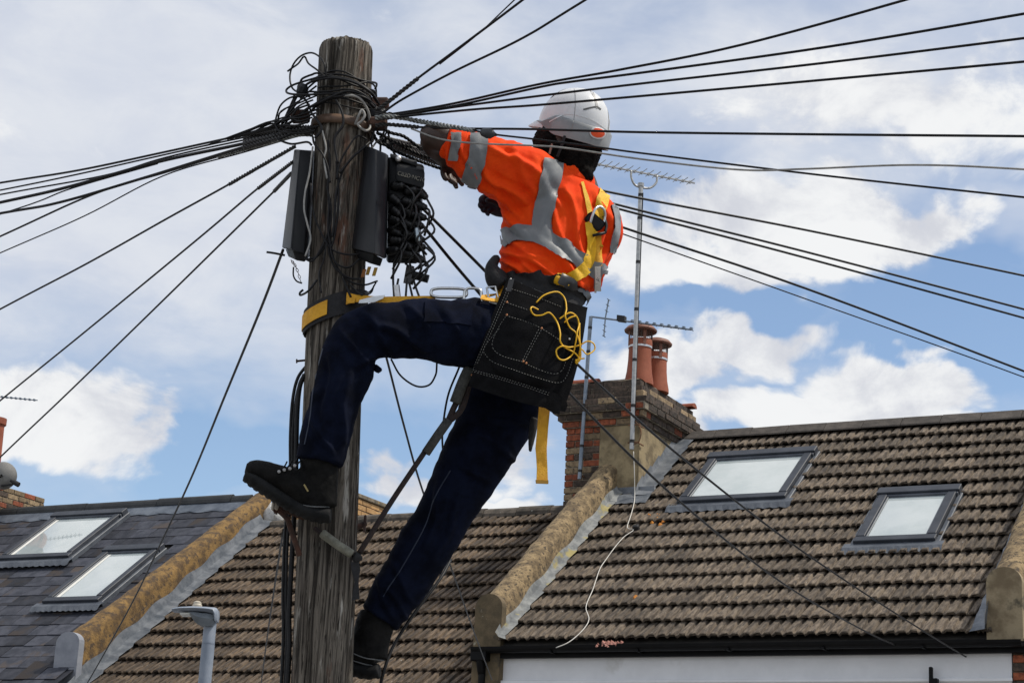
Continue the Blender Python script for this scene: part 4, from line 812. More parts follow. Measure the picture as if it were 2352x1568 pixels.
# tangle round the head of the pole
z1p = lambda x, y: ((900+x/2.904)/1.551, (100+y/2.904)/1.551)
loops = [[(765, 510, -.12), (740, 370, -.13), (680, 290, -.1), (600, 258, -.06), (500, 290, -.03), (420, 380, 0), (385, 500, 0), (410, 620, -.02), (500, 690, -.05), (560, 760, -.08), (600, 850, -.1)],
         [(745, 500, -.115), (660, 430, -.1), (580, 370, -.06), (545, 305, -.05), (520, 305, -.05), (470, 370, -.04), (400, 420, -.03), (360, 450, -.03)],
         [(1310, 790, -.05), (1230, 670, -.11), (1100, 575, -.125), (950, 520, -.125), (800, 505, -.12), (690, 510, -.11), (560, 545, -.06), (420, 590, -.02), (350, 640, 0), (380, 680, -.05), (560, 690, -.1), (800, 680, -.125), (1000, 690, -.125), (1150, 740, -.11), (1290, 830, -.06)],
         [(1290, 770, -.06), (1200, 650, -.12), (1040, 560, -.13), (860, 520, -.13), (700, 530, -.11), (600, 560, -.08), (520, 620, -.05), (440, 740, -.03), (380, 900, -.02), (330, 1010, -.02)],
         [(1260, 820, -.08), (1120, 690, -.12), (980, 655, -.13), (840, 700, -.13), (700, 770, -.11), (580, 830, -.08), (480, 920, -.06), (380, 980, -.04), (290, 1030, -.02)],
         [(1270, 800, -.07), (1160, 720, -.12), (1020, 690, -.13), (880, 710, -.13), (760, 720, -.12), (640, 790, -.09), (540, 850, -.06), (420, 960, -.04), (260, 1060, -.02)],
         [(590, 840, -.08), (540, 740, -.06), (460, 710, -.04), (370, 730, -.03), (290, 800, -.02), (250, 900, 0), (220, 1030, 0)],
         [(660, 600, -.09), (560, 680, -.06), (450, 790, -.04), (350, 910, -.02), (230, 1030, 0)],
         [(440, 700, -.03), (400, 790, -.02), (350, 900, -.01), (310, 990, 0), (240, 1080, 0)],
         [(430, 690, -.03), (425, 800, -.03), (420, 900, -.03)],
         [(600, 870, -.1), (680, 970, -.12), (715, 1030, -.125), (700, 1080, -.125), (640, 1140, -.12)],
         [(1060, 1000, -.1), (1100, 900, -.12), (1130, 850, -.12), (1160, 900, -.12), (1130, 960, -.12), (1090, 1000, -.12), (1160, 1060, -.11), (1210, 1040, -.08), (1215, 960, -.07), (1190, 850, -.09), (1120, 740, -.12), (1040, 700, -.13), (940, 700, -.13)],
         [(860, 740, -.13), (920, 860, -.13), (935, 1000, -.13), (850, 1150, -.13), (880, 1400, -.13)],
         [(1180, 1150, -.09), (1080, 1120, -.12), (980, 1250, -.13), (900, 1400, -.13), (870, 1560, -.13)],
         [(1210, 1180, -.08), (1100, 1280, -.12), (1040, 1330, -.13), (900, 1500, -.13)],
         [(620, 1120, -.11), (640, 1200, -.12), (720, 1300, -.13), (780, 1450, -.13), (800, 1600, -.13)],
         [(720, 1060, -.125), (760, 1240, -.13), (740, 1360, -.13), (770, 1560, -.13)],
         [(1400, 1060, -.05), (1350, 1130, -.05), (1290, 1170, -.06), (1250, 1220, -.07), (1200, 1290, -.1)],
         [(1340, 1000, -.05), (1260, 1060, -.06), (1230, 1180, -.06), (1240, 1260, -.06)],
         [(1380, 1020, -.04), (1330, 1160, -.04), (1320, 1280, -.04), (1300, 1360, -.05)],
         [(1400, 1080, -.02), (1430, 1200, -.02), (1460, 1290, -.02), (1500, 1340, -.02)],
         [(1240, 1080, -.04), (1300, 1180, -.04), (1400, 1210, -.04), (1480, 1180, -.04), (1560, 1210, -.04), (1650, 1230, -.03)],
         [(1300, 1000, -.03), (1420, 1080, -.03), (1560, 1120, -.02), (1700, 1220, 0), (1760, 1260, .02)],
         [(1280, 1080, -.03), (1400, 1140, -.03), (1560, 1230, -.02), (1760, 1320, 0), (1930, 1350, .02)],
         [(1320, 1120, -.02), (1400, 1230, -.02), (1560, 1310, -.01), (1760, 1390, 0), (1990, 1470, .02)],
         [(480, 1040, -.05), (420, 1090, -.04), (300, 1140, -.03), (260, 1150, -.03), (400, 1200, -.05), (560, 1180, -.09), (610, 1210, -.11)]]
loop_labels = ['large open cable loop standing left of the pole top', 'thin loose cable tail curling inside the large loop', 'cable ring sagging round the pole top with a wide left bend', 'cable wound high round the pole and down to the left fan', 'cable crossing the pole face diagonally to the left fan', 'second cable crossing the pole face diagonally to the left fan', 'rounded cable loop above the start of the left fan', 'straight cable from the pole ring down to the left fan', 'cable from the clip down to the left fan', 'short upright cable below the black clip', 'short cable over the brown pole band on its left', 'pale looped cable knotted at the right of the pole band', 'cable running down the middle of the pole below the rings', 'cable dropping from the right bracket behind the grey box', 'cable slanting from the right bracket to the pole centre', 'cable from the brown band down the left of the pole face', 'pale thin cable down the pole below the brown band', 'cable curling under the right bracket', 'upright cable loop hanging under the right bracket', 'cable dropping from the bracket to the terminal block', 'cable bending from the bracket to the terminal block lid', 'twisted cable running level from the pole to the bare forearm', 'uppermost twisted cable from the pole to the elbow', 'middle twisted cable from the pole to the hand', 'lowest twisted cable from the pole to the fingertips', 'slack cable loop under the start of the left fan']
for i, lp in enumerate(loops):
    P = spline([q(*z1p(x, y), d-.012) for x, y, d in lp], 10); bm = bmesh.new()
    if i >= 21 and i <= 24: helix(bm, dens(P, .008), .004, .045, 3, .0032)
    else: tube(bm, P, random.choice((.0036, .0042, .0048)), 7)
    tag(bobj('loose_cable', bm, mCabG if i in (11, 16) else mCab, None, True), loop_labels[i], 'cable', 'cables tangled round the pole head')
extra = []
def pix0(P): return PXW/2+FPX*(P-CC).dot(CR)/(P-CC).dot(CF)
for k in range(9):      # slack rings about the pole head
    y0 = 195+9*k+random.uniform(-5, 5); tl = random.uniform(-.5, .5); rr_ = random.uniform(.112, .122); t0 = random.uniform(-.1, .5)*math.pi; P = []
    for i in range(26):
        t = t0-i/25*random.uniform(1.2, 1.25)*math.pi; c_, x_ = pax_at(y0); d_ = e1*math.cos(t)+e2v*math.sin(t)
        bulge = .05*max(0, -math.cos(t))**2*random.uniform(.9, 1.1)*(k % 3)/2
        P.append(c_+d_*(rr_+bulge)+pax*(tl*math.cos(t)*rr_*.5+.012*math.sin(3*t+k)))
    extra.append((P, 'slack cable ring about the pole head, number %s from the top' % ['one', 'two', 'three', 'four', 'five', 'six', 'seven', 'eight', 'nine'][k]))
for k in range(10):     # wisps between the bracket and the left fan
    P = [q(735-8*k % 30, 210+10*k, -.115), q(700-6*(k % 4), 225+9*k, -.09), q(668-random.uniform(0, 25), 250+5*k+random.uniform(-12, 12), -.05), q(640-random.uniform(0, 30), 285+random.uniform(-6, 8), -.02), q(600-random.uniform(0, 150), 303+random.uniform(-3, 3)+.0, 0)]; P[-1] = P[-1]-CU*(.24*(600-pix0(P[-1]))*ks(P[-1]))
    extra.append((P, 'black cable strand feeding from the pole head into the left fan'))
for i, (P, lb_) in enumerate(extra):
    bm = bmesh.new(); tube(bm, spline(P, 5), random.choice((.003, .0036, .0042)), 6); tag(bobj('loose_cable', bm, mCab, None, True), lb_ if 'number' not in lb_ else 'black cable ring hugging the head of the pole', 'cable', 'rings hugging the pole head' if 'number' in lb_ else 'strands feeding the left fan')
bm = bmesh.new(); c0 = q(*z1p(490, 640), -.07); lathe(bm, c0-CU*.02, CU+CR*.4, [(.014, 0), (.02, .01), (.02, .03), (.012, .045)], 10); tag(bobj('cable_clip', bm, mHoodD), 'black cable clip in the loops left of the pole head', 'clip')
# cables running down the pole between the boxes
z2p = lambda x, y: ((900+x/2.614)/1.551, (500+y/2.614)/1.551)
runs = [[(700, 0), (720, 200), (700, 420), (710, 620), (715, 800), (690, 950), (600, 1080), (500, 1110)], [(560, 60), (530, 300), (490, 480), (480, 640), (510, 780), (540, 920), (490, 1080)], [(690, 430), (730, 620), (720, 800), (650, 980), (560, 1120), (480, 1100)],
        [(715, 560), (700, 800), (720, 960), (740, 1080), (800, 1160), (900, 1180), (1000, 1100)], [(720, 800), (740, 1040), (800, 1200), (900, 1310), (1040, 1345), (1160, 1310)], [(700, 950), (720, 1080), (780, 1200), (900, 1280), (1000, 1290)], [(540, 400), (560, 640), (620, 820), (720, 1000), (860, 1060), (1000, 1060)],
        [(690, 950), (660, 1120), (620, 1240), (640, 1420)], [(600, 1300), (520, 1400), (450, 1440), (440, 1420), (470, 1390)], [(840, 1280), (870, 1360), (915, 1460)], [(890, 1330), (950, 1390), (1020, 1440), (1100, 1420), (1130, 1350)], [(1150, 1320), (1100, 1400), (1040, 1430)], [(380, 1180), (380, 1260), (410, 1310), (460, 1330)], [(130, 1040), (200, 1050), (300, 1070)],
        [(780, 200), (800, 460), (790, 700), (760, 900), (730, 1000)], [(850, 250), (780, 480), (760, 760), (740, 900)]]
run_labels = ['long cable down the pole curving under the left box', 'pale cable down the left edge of the pole', 'cable hanging from the pole nail to the left box', 'cable swinging from the pole to under the grey box', 'lowest slack cable from the pole to the terminal tails', 'slack cable loop under the grey hooded box', 'cable crossing the pole from left box to grey box', 'cable down the pole to the yellow strap', 'cable end hooked round the left of the pole', 'short cable end above the yellow strap loop', 'cable hoop hanging right of the pole above the strap', 'small cable hoop right of the pole above the strap', 'curved cable stub beside the hanging chain', 'stub of cable poking out left of the left box', 'cable down the centre of the pole between the boxes', 'cable beside the grey box on the pole face']
for i, rn in enumerate(runs):
    P = spline([q(*z2p(x, y), -.118-.004*(i % 4) if 470 < x < 1060 else -.06) for x, y in rn], 9); bm = bmesh.new(); tube(bm, P, random.choice((.003, .0036, .0042)), 7)
    tag(bobj('loose_cable', bm, mCabG if i in (1,) else mCab, None, True), run_labels[i], 'cable', 'cables draped down the pole')
# positioning strap round the pole
stp = thing('pole_strap', q(760, 740, -.1), 'black positioning strap with yellow patch wrapped round the pole', 'strap')
def band(name, rows, mat, parent, th=.004):
    # rows: list of (top point, bottom point) world; gives a thick ribbon facing the camera side
    bm = bmesh.new(); n = len(rows); V = []
    for i, (a, b) in enumerate(rows):
        t = (rows[min(i+1, n-1)][0]-rows[max(i-1, 0)][0]).normalized(); nn = t.cross(a-b).normalized()
        if nn.dot(CC-a) < 0: nn = -nn
        V.append([bm.verts.new(p+nn*o) for p, o in ((a, th), (b, th), (b, -th*.2), (a, -th*.2))])
    for A, B in zip(V, V[1:]):
        for k in range(4): bm.faces.new((A[k], A[(k+1) % 4], B[(k+1) % 4], B[k]))
    bm.faces.new(V[0]); bm.faces.new(V[-1]); return autosmooth(bobj(name, bm, mat, parent), 50)
mWeb = M('webbing_black', (.008, .008, .009), (.016, .016, .018), 60, .8, .3, 200)
mYel = M('webbing_yellow', (.62, .30, .008), (.74, .38, .015), 30, .65, .4, 220)
mYelB = M('webbing_bright', (.74, .42, .008), (.84, .50, .012), 30, .6, .4, 220)
def ringrow(y, tilt, r, hw, t0, t1, n):
    c, x = pax_at(y); out = []
    for k in range(n+1):
        t = t0+(t1-t0)*k/n; d = e1*math.cos(t)+e2v*math.sin(t); p = c+d*r+pax*(tilt*math.cos(t)*r); out.append((p+pax*hw, p-pax*hw))
    return out
band('strap', ringrow(722, .36, .113, .043, -.05*math.pi, -2.02*math.pi, 48), mWeb, stp)
band('patch', ringrow(722, .36, .1195, .027, -.56*math.pi, -1.0*math.pi, 14), mYel, stp, .002)
band('strap_tail', [(q(797, 672, -.115), q(795, 700, -.115)), (q(820, 678, -.12), q(815, 694, -.12)), (q(880, 682, -.12), q(880, 696, -.12)), (q(975, 680, -.13), q(975, 694, -.13)), (q(1000, 680, -.13), q(1000, 692, -.13))], mYel, stp)
band('yellow_loop', [(q(796, 685, -.125), q(798, 697, -.125)), (q(817, 684, -.127), q(814, 696, -.127))], mYel, stp)
mSteel = M('bright_steel', (.5, .52, .53), (.62, .63, .63), 20, .28, metal=.95)
band('adjuster', [(q(826, 690, -.13), q(824, 697, -.13)), (q(858, 681, -.135), q(860, 694, -.135)), (q(884, 678, -.135), q(880, 686, -.135))], mSteel, stp)
def oval(x0, y0, x1, y1, hw, dd, r, name, mat, parent, n=28):
    a, b = q(x0, y0, dd), q(x1, y1, dd); d = (b-a); L_ = d.length/2; d.normalize(); s_ = d.cross(YN).normalized(); c = (a+b)/2; h = hw*ks(c); P = []
    for k in range(n+1):
        t = 2*math.pi*k/n; ct, st_ = math.cos(t), math.sin(t); P.append(c+d*(L_*math.copysign(abs(ct)**.6, ct))+s_*(h*math.copysign(abs(st_)**.6, st_)))
    bm = bmesh.new(); tube(bm, P, r, 8, False); return bobj(name, bm, mat, parent, True)
oval(990, 672, 1072, 673, 11, -.14, .0058, 'carabiner', mSteel, stp); oval(1066, 680, 1106, 682, 20, -.145, .0052, 'steel_ring', mSteel, stp)
# foot rope and sleeve on the pole
rp = thing('climbing_rope', q(828, 1290, -.1), 'dark climbing rope from the pouch to a grey sleeve round the pole', 'rope')
mRope = M('rope_fibre', (.014, .009, .009), (.03, .018, .016), 80, .85, .6, 150); mSlv = M('sleeve_fabric', (.13, .13, .10), (.21, .21, .17), 40, .85, .5, 160); mSlvD = M('sleeve_dark', (.03, .033, .03), (.06, .06, .055), 40, .85, .5, 160)
bm = bmesh.new(); tube(bm, spline([q(975, 1038, -.1), q(900, 1150, -.11), q(826, 1268, -.11)], 8), .0095, 10); bobj('rope', bm, mRope, rp, True)
bm = bmesh.new(); tube(bm, [q(1030, 965, -.1), q(1005, 1000, -.1), q(978, 1040, -.1)], .0165, 12); bobj('rope_sleeve', bm, mSlvD, rp, True)
for o_ in ((-8, -2), (8, 4)):
    bm = bmesh.new(); tube(bm, spline([q(1075+o_[0]*.4, 880, -.1), q(1052+o_[0], 935+o_[1], -.1), q(1028, 970, -.1)], 6), .011, 10); bobj('rope_eye', bm, mRope, rp, True)
bm = bmesh.new(); tube(bm, spline([q(1078, 845, -.12), q(1062, 880, -.12), q(1045, 925, -.11)], 6), [(.02, .012)]*13, 10); bobj('webbing', bm, mSlvD, rp, True)
bm = bmesh.new(); tube(bm, spline([q(740, 1224, -.125), q(775, 1250, -.135), q(808, 1272, -.12)], 6), .0155, 12); bobj('pole_sleeve', bm, mSlv, rp, True)
bm = bmesh.new(); bmesh.ops.create_icosphere(bm, subdivisions=3, radius=1)
kc = q(820, 1280, -.11)
for v in bm.verts: v.co = kc+v.co*(.018*(1+.35*mnoise.noise(v.co*2.5)))
bobj('knot', bm, mWeb, rp, True)
band('rope_tail', [(q(806, 1290, -.11), q(824, 1290, -.115)), (q(808, 1312, -.11), q(828, 1308, -.115)), (q(815, 1335, -.118), q(822, 1335, -.11)), (q(808, 1378, -.11), q(826, 1375, -.115))], mWeb, rp)
bm = bmesh.new(); tube(bm, [q(722, 1212, -.12), q(742, 1226, -.125)], .008, 8); bobj('rope_stub', bm, mRope, rp)
# ------------------------------------------------------------------ worker
from mathutils.bvhtree import BVHTree
def loft(bm, st, seg=22, n=5, caps=True):
    # st: (x, y, dd, half width px, half depth m); image-plane width, depth across it
    S_ = [Vector((*s,)) if False else list(map(float, s)) for s in st]; Q = [[2*a-b for a, b in zip(S_[0], S_[1])]]+S_+[[2*a-b for a, b in zip(S_[-1], S_[-2])]]; out = []
    for i in range(1, len(Q)-2):
        for k in range(n if i < len(Q)-3 else n+1):
            t = k/n; out.append([.5*((2*b)+(c-a)*t+(2*a-5*b+4*c-d)*t*t+(3*b-a-3*c+d)*t**3) for a, b, c, d in zip(*Q[i-1:i+3])])
    C_ = [q(s[0], s[1], s[2]) for s in out]; rings = []
    for i, (c, s) in enumerate(zip(C_, out)):
        t = (C_[min(i+1, len(C_)-1)]-C_[max(i-1, 0)]).normalized(); v = (c-CC).normalized()
        a = t.cross(v); 
        if a.length < .25: a = CR if abs(t.dot(CR)) < .5 else CU
        a.normalize(); b = a.cross(t).normalized(); w = s[3]*ks(c)
        rings.append([bm.verts.new(c+a*(w*math.cos(u))+b*(s[4]*math.sin(u))) for u in (2*math.pi*k/seg for k in range(seg))])
    for A, B in zip(rings, rings[1:]):
        for k in range(seg): bm.faces.new((A[k], A[(k+1) % seg], B[(k+1) % seg], B[k]))
    if caps:
        for r, sg in ((rings[0], -1), (rings[-1], 1)):
            bm.faces.new(r if sg > 0 else r[::-1])
def remesh(name, bm, mat, parent, vox, smooth=6, disp=None, keep=False):
    bmesh.ops.recalc_face_normals(bm, faces=bm.faces[:])
    me = bpy.data.meshes.new(name); bm.to_mesh(me); bm.free(); o = bpy.data.objects.new(name, me); col.objects.link(o)
    md = o.modifiers.new('r', 'REMESH'); md.mode = 'VOXEL'; md.voxel_size = vox
    dg = bpy.context.evaluated_depsgraph_get(); dg.update(); nm = bpy.data.meshes.new_from_object(o.evaluated_get(dg)); bpy.data.objects.remove(o); nm.name = name
    b = bmesh.new(); b.from_mesh(nm)
    for _ in range(smooth): bmesh.ops.smooth_vert(b, verts=b.verts[:], factor=.5, use_axis_x=True, use_axis_y=True, use_axis_z=True)
    if disp:
        b.normal_update(); D = [(v, disp(v.co, v.normal)) for v in b.verts]
        for v, d in D: v.co += v.normal*d
    b.to_mesh(nm); b.free(); nm.materials.clear(); nm.materials.append(mat)
    for p in nm.polygons: p.use_smooth = True
    o = bpy.data.objects.new(name, nm); link(o, parent); return o
def pix(P):
    d = P-CC; w = d.dot(CF); return PXW/2+FPX*d.dot(CR)/w, PXH/2-FPX*d.dot(CU)/w
man = thing('person', q(1190, 780, 0), 'worker in orange hi-vis shirt, navy trousers and white hard hat leaning back from the pole', 'person')
mSkinShade = M('skin_shade', (.035, .019, .014), (.055, .03, .022), 30, .5, .1, 120)  # backlight shade is put into this dark skin colour
mSnood = M('snood', (.003, .0026, .0026), (.010, .008, .007), 60, .8, .8, 90, spec=.06)
mNavy = M('navy_cloth', (.0018, .0028, .0075), (.0048, .0075, .020), 11, .9, .3, 260, spec=.08, det=8)
mBoot = M('boot_leather', (.004, .004, .004), (.010, .0095, .009), 20, .6, .35, 70, spec=.08)
mSole = M('boot_sole', (.006, .0065, .007), (.014, .0145, .015), 15, .75, .2, 60, spec=.15)
mGlove = M('glove', (.006, .007, .014), (.012, .014, .03), 30, .7)
mTape = M('reflective_tape', (.15, .162, .172), (.20, .213, .222), 8, .5, .12, 60)
mHelm = M('hat_plastic', (.58, .59, .6), (.66, .67, .68), 12, .32, .03, 60, spots=((30, (.5, .5, .49), .66, .08),), coat=.15)
mHelmShade = M('hat_rim', (.19, .20, .21), (.27, .28, .285), 10, .45, .05, 60)  # darker grey carries the shade of the down-facing rim
def hivis():
    mt = M('hivis_cloth', (.86, .052, .002), (.93, .072, .002), 10, .8, 0, spec=.2); nt = mt.node_tree; N = nt.nodes; L = nt.links; bs = N['Principled BSDF']
    geo = N.new('ShaderNodeNewGeometry'); b0 = None
    w = N.new('ShaderNodeTexWave'); w.wave_type = 'BANDS'; w.bands_direction = 'Z'; w.inputs['Scale'].default_value = 70; w.inputs['Distortion'].default_value = 1.0; w.inputs['Detail'].default_value = 1; L.new(geo.outputs['Position'], w.inputs[0])
    v = N.new('ShaderNodeTexVoronoi'); v.inputs['Scale'].default_value = 260; L.new(geo.outputs['Position'], v.inputs['Vector'])
    a = N.new('ShaderNodeMath'); a.operation = 'ADD'; L.new(w.outputs['Fac'], a.inputs[0]); L.new(v.outputs['Distance'], a.inputs[1])
    b = N.new('ShaderNodeBump'); b.inputs['Strength'].default_value = .35; b.inputs['Distance'].default_value = .004; L.new(a.outputs[0], b.inputs['Height']); L.new(b.outputs[0], bs.inputs['Normal'])
    return mt
mHi = hivis()
# body under the clothes: one surface from head to feet
bm = bmesh.new()
loft(bm, [(1215, 800, 0, 80, .10), (1245, 690, .02, 85, .10), (1275, 580, .04, 95, .11), (1300, 480, .05, 95, .11), (1315, 420, .05, 60, .08), (1312, 380, .03, 36, .055), (1303, 345, .01, 38, .06)])
loft(bm, [(1235, 435, -.06, 40, .05), (1130, 375, -.11, 34, .045), (1060, 340, -.14, 30, .04), (1008, 316, -.15, 33, .044), (990, 314, -.145, 31, .043), (982, 318, -.13, 26, .038)])
loft(bm, [(990, 318, -.14, 30, .04), (1000, 335, -.10, 30, .038), (1018, 358, -.05, 24, .033), (1032, 380, -.01, 19, .027), (1040, 392, .01, 18, .022)])
loft(bm, [(1385, 470, .10, 36, .05), (1350, 520, .22, 34, .045), (1290, 545, .28, 32, .042), (1215, 510, .2, 27, .035), (1160, 482, .12, 20, .026)])
loft(bm, [(1185, 790, -.06, 75, .085), (1050, 766, -.13, 62, .08), (930, 757, -.19, 52, .07), (840, 765, -.23, 48, .062), (800, 820, -.235, 46, .06), (770, 930, -.23, 42, .055), (738, 1060, -.215, 34, .045), (735, 1100, -.21, 33, .045)])
loft(bm, [(1190, 830, .05, 76, .085), (1130, 980, .09, 66, .08), (1050, 1130, .12, 52, .066), (985, 1240, .13, 46, .058), (915, 1350, .13, 40, .052), (862, 1430, .13, 33, .045), (850, 1470, .13, 33, .045)])
# head (faces the pole, tilted back), jaw, nose, ear
loft(bm, [(1318, 215, 0, 30, .05), (1314, 240, 0, 56, .075), (1308, 285, 0, 62, .085), (1296, 330, 0, 58, .08), (1282, 360, -.005, 44, .065), (1270, 378, -.01, 26, .04)])
loft(bm, [(1245, 318, .03, 12, .012), (1232, 330, .045, 11, .012), (1236, 340, .04, 9, .01)], 10)
bobj_body = remesh('body', bm, mSkinShade, man, .008, 4)
# hands: palm and five fingers
def hand(name, palm, fingers, mat):
    bm = bmesh.new(); loft(bm, palm, 16, 4)
    for f in fingers: loft(bm, f, 10, 4)
    return remesh(name, bm, mat, man, .0028, 3)
hand('left_hand', [(1030, 372, -.01, 17, .022), (1035, 388, 0, 21, .018), (1042, 402, 0, 22, .016), (1046, 410, 0, 18, .012)],
     [[(1030, 400, -.01, 7, .010), (1034, 414, -.02, 6.5, .0095), (1046, 422, -.022, 6, .009), (1047, 430, -.02, 5, .007)], [(1040, 404, -.005, 7, .010), (1044, 420, -.008, 6.5, .0095), (1048, 430, -.004, 5.5, .008), (1049, 434, -.002, 4, .006)],
      [(1049, 402, 0, 7, .010), (1056, 416, 0, 6.5, .0095), (1062, 424, .004, 5.5, .008), (1064, 427, .004, 4, .006)], [(1055, 396, .008, 6.5, .009), (1064, 408, .01, 6, .0085), (1072, 416, .012, 5, .0075), (1074, 419, .012, 4, .006)],
      [(1024, 380, -.012, 8, .011), (1018, 394, -.028, 7.5, .0105), (1022, 408, -.035, 7, .009), (1028, 414, -.035, 5, .007)]], mSkinShade)
hand('right_hand', [(1165, 486, .12, 16, .022), (1150, 478, .11, 22, .02), (1132, 470, .10, 22, .017), (1122, 466, .095, 17, .014)],
     [[(1128, 456, .09, 7, .011), (1114, 452, .08, 7, .0105), (1105, 458, .07, 6.5, .01), (1106, 465, .065, 5, .008)], [(1124, 464, .09, 7.5, .011), (1110, 464, .08, 7, .0105), (1103, 471, .07, 6.5, .01), (1106, 477, .065, 5, .008)],
      [(1126, 473, .095, 7.5, .011), (1113, 476, .085, 7, .0105), (1109, 482, .075, 6, .01), (1114, 486, .07, 5, .008)], [(1132, 480, .1, 7, .010), (1122, 486, .09, 6.5, .0095), (1120, 491, .08, 5.5, .008), (1125, 493, .08, 4.5, .007)],
      [(1146, 470, .085, 8, .012), (1132, 462, .06, 7.5, .011), (1122, 460, .045, 6.5, .01), (1116, 462, .04, 5, .008)]], mGlove)
# dark snood below the hat, enlarged over the face to fill its blackness
bm = bmesh.new(); loft(bm, [(1330, 300, .0, 56, .095), (1328, 330, -.0, 57, .095), (1322, 362, .0, 54, .09), (1318, 392, .0, 46, .078), (1318, 410, .0, 38, .066)])
loft(bm, [(1284, 302, .01, 34, .06), (1272, 322, .01, 46, .075), (1272, 345, .0, 47, .078), (1285, 372, -.0, 44, .07), (1300, 395, 0, 36, .06)])
loft(bm, [(1330, 375, -.02, 34, .06), (1342, 400, -.035, 22, .045), (1351, 418, -.045, 12, .02)])
remesh('snood', bm, mSnood, man, .006, 3, lambda p, n: .005*mnoise.noise(p*45)+.003*mnoise.noise(p*90))
# shirt
def crease(x, y, lines):
    d = 0
    for (x0, y0, x1, y1, w, a) in lines:
        ux, uy = x1-x0, y1-y0; L_ = math.hypot(ux, uy); ux /= L_; uy /= L_; w *= .8; s = (x-x0)*ux+(y-y0)*uy; t = -(x-x0)*uy+(y-y0)*ux+6*math.sin(s*.04+x0)
        if -20 < s < L_+20: e = max(0, min(1, (s+20)/40, (L_+20-s)/40)); d += a*e*(math.exp(-(t/w)**2)-.55*math.exp(-((t-w*1.7)/w)**2))
    return d
shirt_l = [(1155, 575, 1330, 655, 9, .010), (1165, 545, 1250, 600, 8, .006), (1190, 600, 1340, 680, 8, .009), (1170, 610, 1260, 650, 8, .008), (1250, 560, 1340, 650, 10, .009), (1210, 470, 1120, 400, 10, .009), (1190, 490, 1110, 430, 8, .007), (1235, 400, 1130, 335, 10, .007), (1265, 480, 1330, 620, 9, .006),
           (1300, 430, 1345, 600, 9, .006), (1390, 500, 1360, 680, 8, .009), (1408, 520, 1372, 640, 7, .008), (1375, 450, 1405, 560, 8, .008), (1090, 330, 1150, 470, 9, .005), (1060, 330, 1100, 430, 8, .007), (1160, 480, 1200, 540, 10, .008), (1150, 600, 1210, 640, 7, .008), (1280, 640, 1345, 700, 7, .008), (1040, 300, 1030, 380, 7, .007), (1240, 370, 1300, 470, 10, -.006), (1170, 340, 1230, 440, 12, .006)]
bm = bmesh.new()
loft(bm, [(1258, 692, .0, 84, .135), (1255, 664, .0, 102, .145), (1262, 622, .0, 118, .15), (1278, 562, .01, 130, .15), (1286, 505, .01, 134, .145), (1294, 466, .02, 118, .135), (1296, 436, .02, 86, .115), (1299, 412, .02, 56, .09), (1301, 402, .02, 44, .075)], 30, 6)
loft(bm, [(1262, 440, -.02, 66, .09), (1215, 420, -.07, 80, .10), (1150, 388, -.10, 70, .095), (1098, 365, -.125, 62, .085), (1052, 338, -.14, 46, .07), (1030, 327, -.145, 40, .062), (1022, 323, -.147, 34, .055)], 26, 6)
loft(bm, [(1340, 478, .03, 52, .09), (1383, 498, .08, 42, .075), (1385, 550, .17, 40, .07), (1335, 575, .25, 42, .065), (1255, 545, .22, 38, .055), (1190, 502, .14, 28, .042)], 22, 6)
loft(bm, [(1215, 403, -.04, 54, .08), (1275, 424, -.02, 52, .09), (1330, 458, .0, 42, .09), (1380, 486, .04, 36, .07)], 20, 5)
def shirt_d(p, n):
    x, y = pix(p)
    return crease(x, y, shirt_l)*2.0+.004*mnoise.noise(Vector((x*.022, y*.022, 0)))+.0075*(.22-abs(mnoise.noise(Vector((x*.030+y*.016, y*.016-x*.010, 2)))))+.002*mnoise.noise(Vector((x*.07, y*.07, 4)))
shirt = remesh('hi_vis_shirt', bm, mHi, man, .0048, 4, shirt_d)
bm = bmesh.new(); loft(bm, [(1308, 424, .01, 60, .092), (1314, 408, .012, 56, .088), (1318, 398, .014, 52, .084)], 28, 4); remesh('collar', bm, mHi, shirt, .006, 2)
def bvh_of(*objs):
    V, F = [], []
    for o in objs:
        k = len(V); V += [v.co.copy() for v in o.data.vertices]; F += [[i+k for i in p.vertices] for p in o.data.polygons]
    return BVHTree.FromPolygons(V, F)
def cast(T, x, y, fall=None):
    h = T.ray_cast(CC, ray(x, y).normalized())
    if h[0] is None:
        nn = T.find_nearest(fall if fall is not None else q(x, y, 0)); return nn[0], nn[1]
    return h[0], h[1]
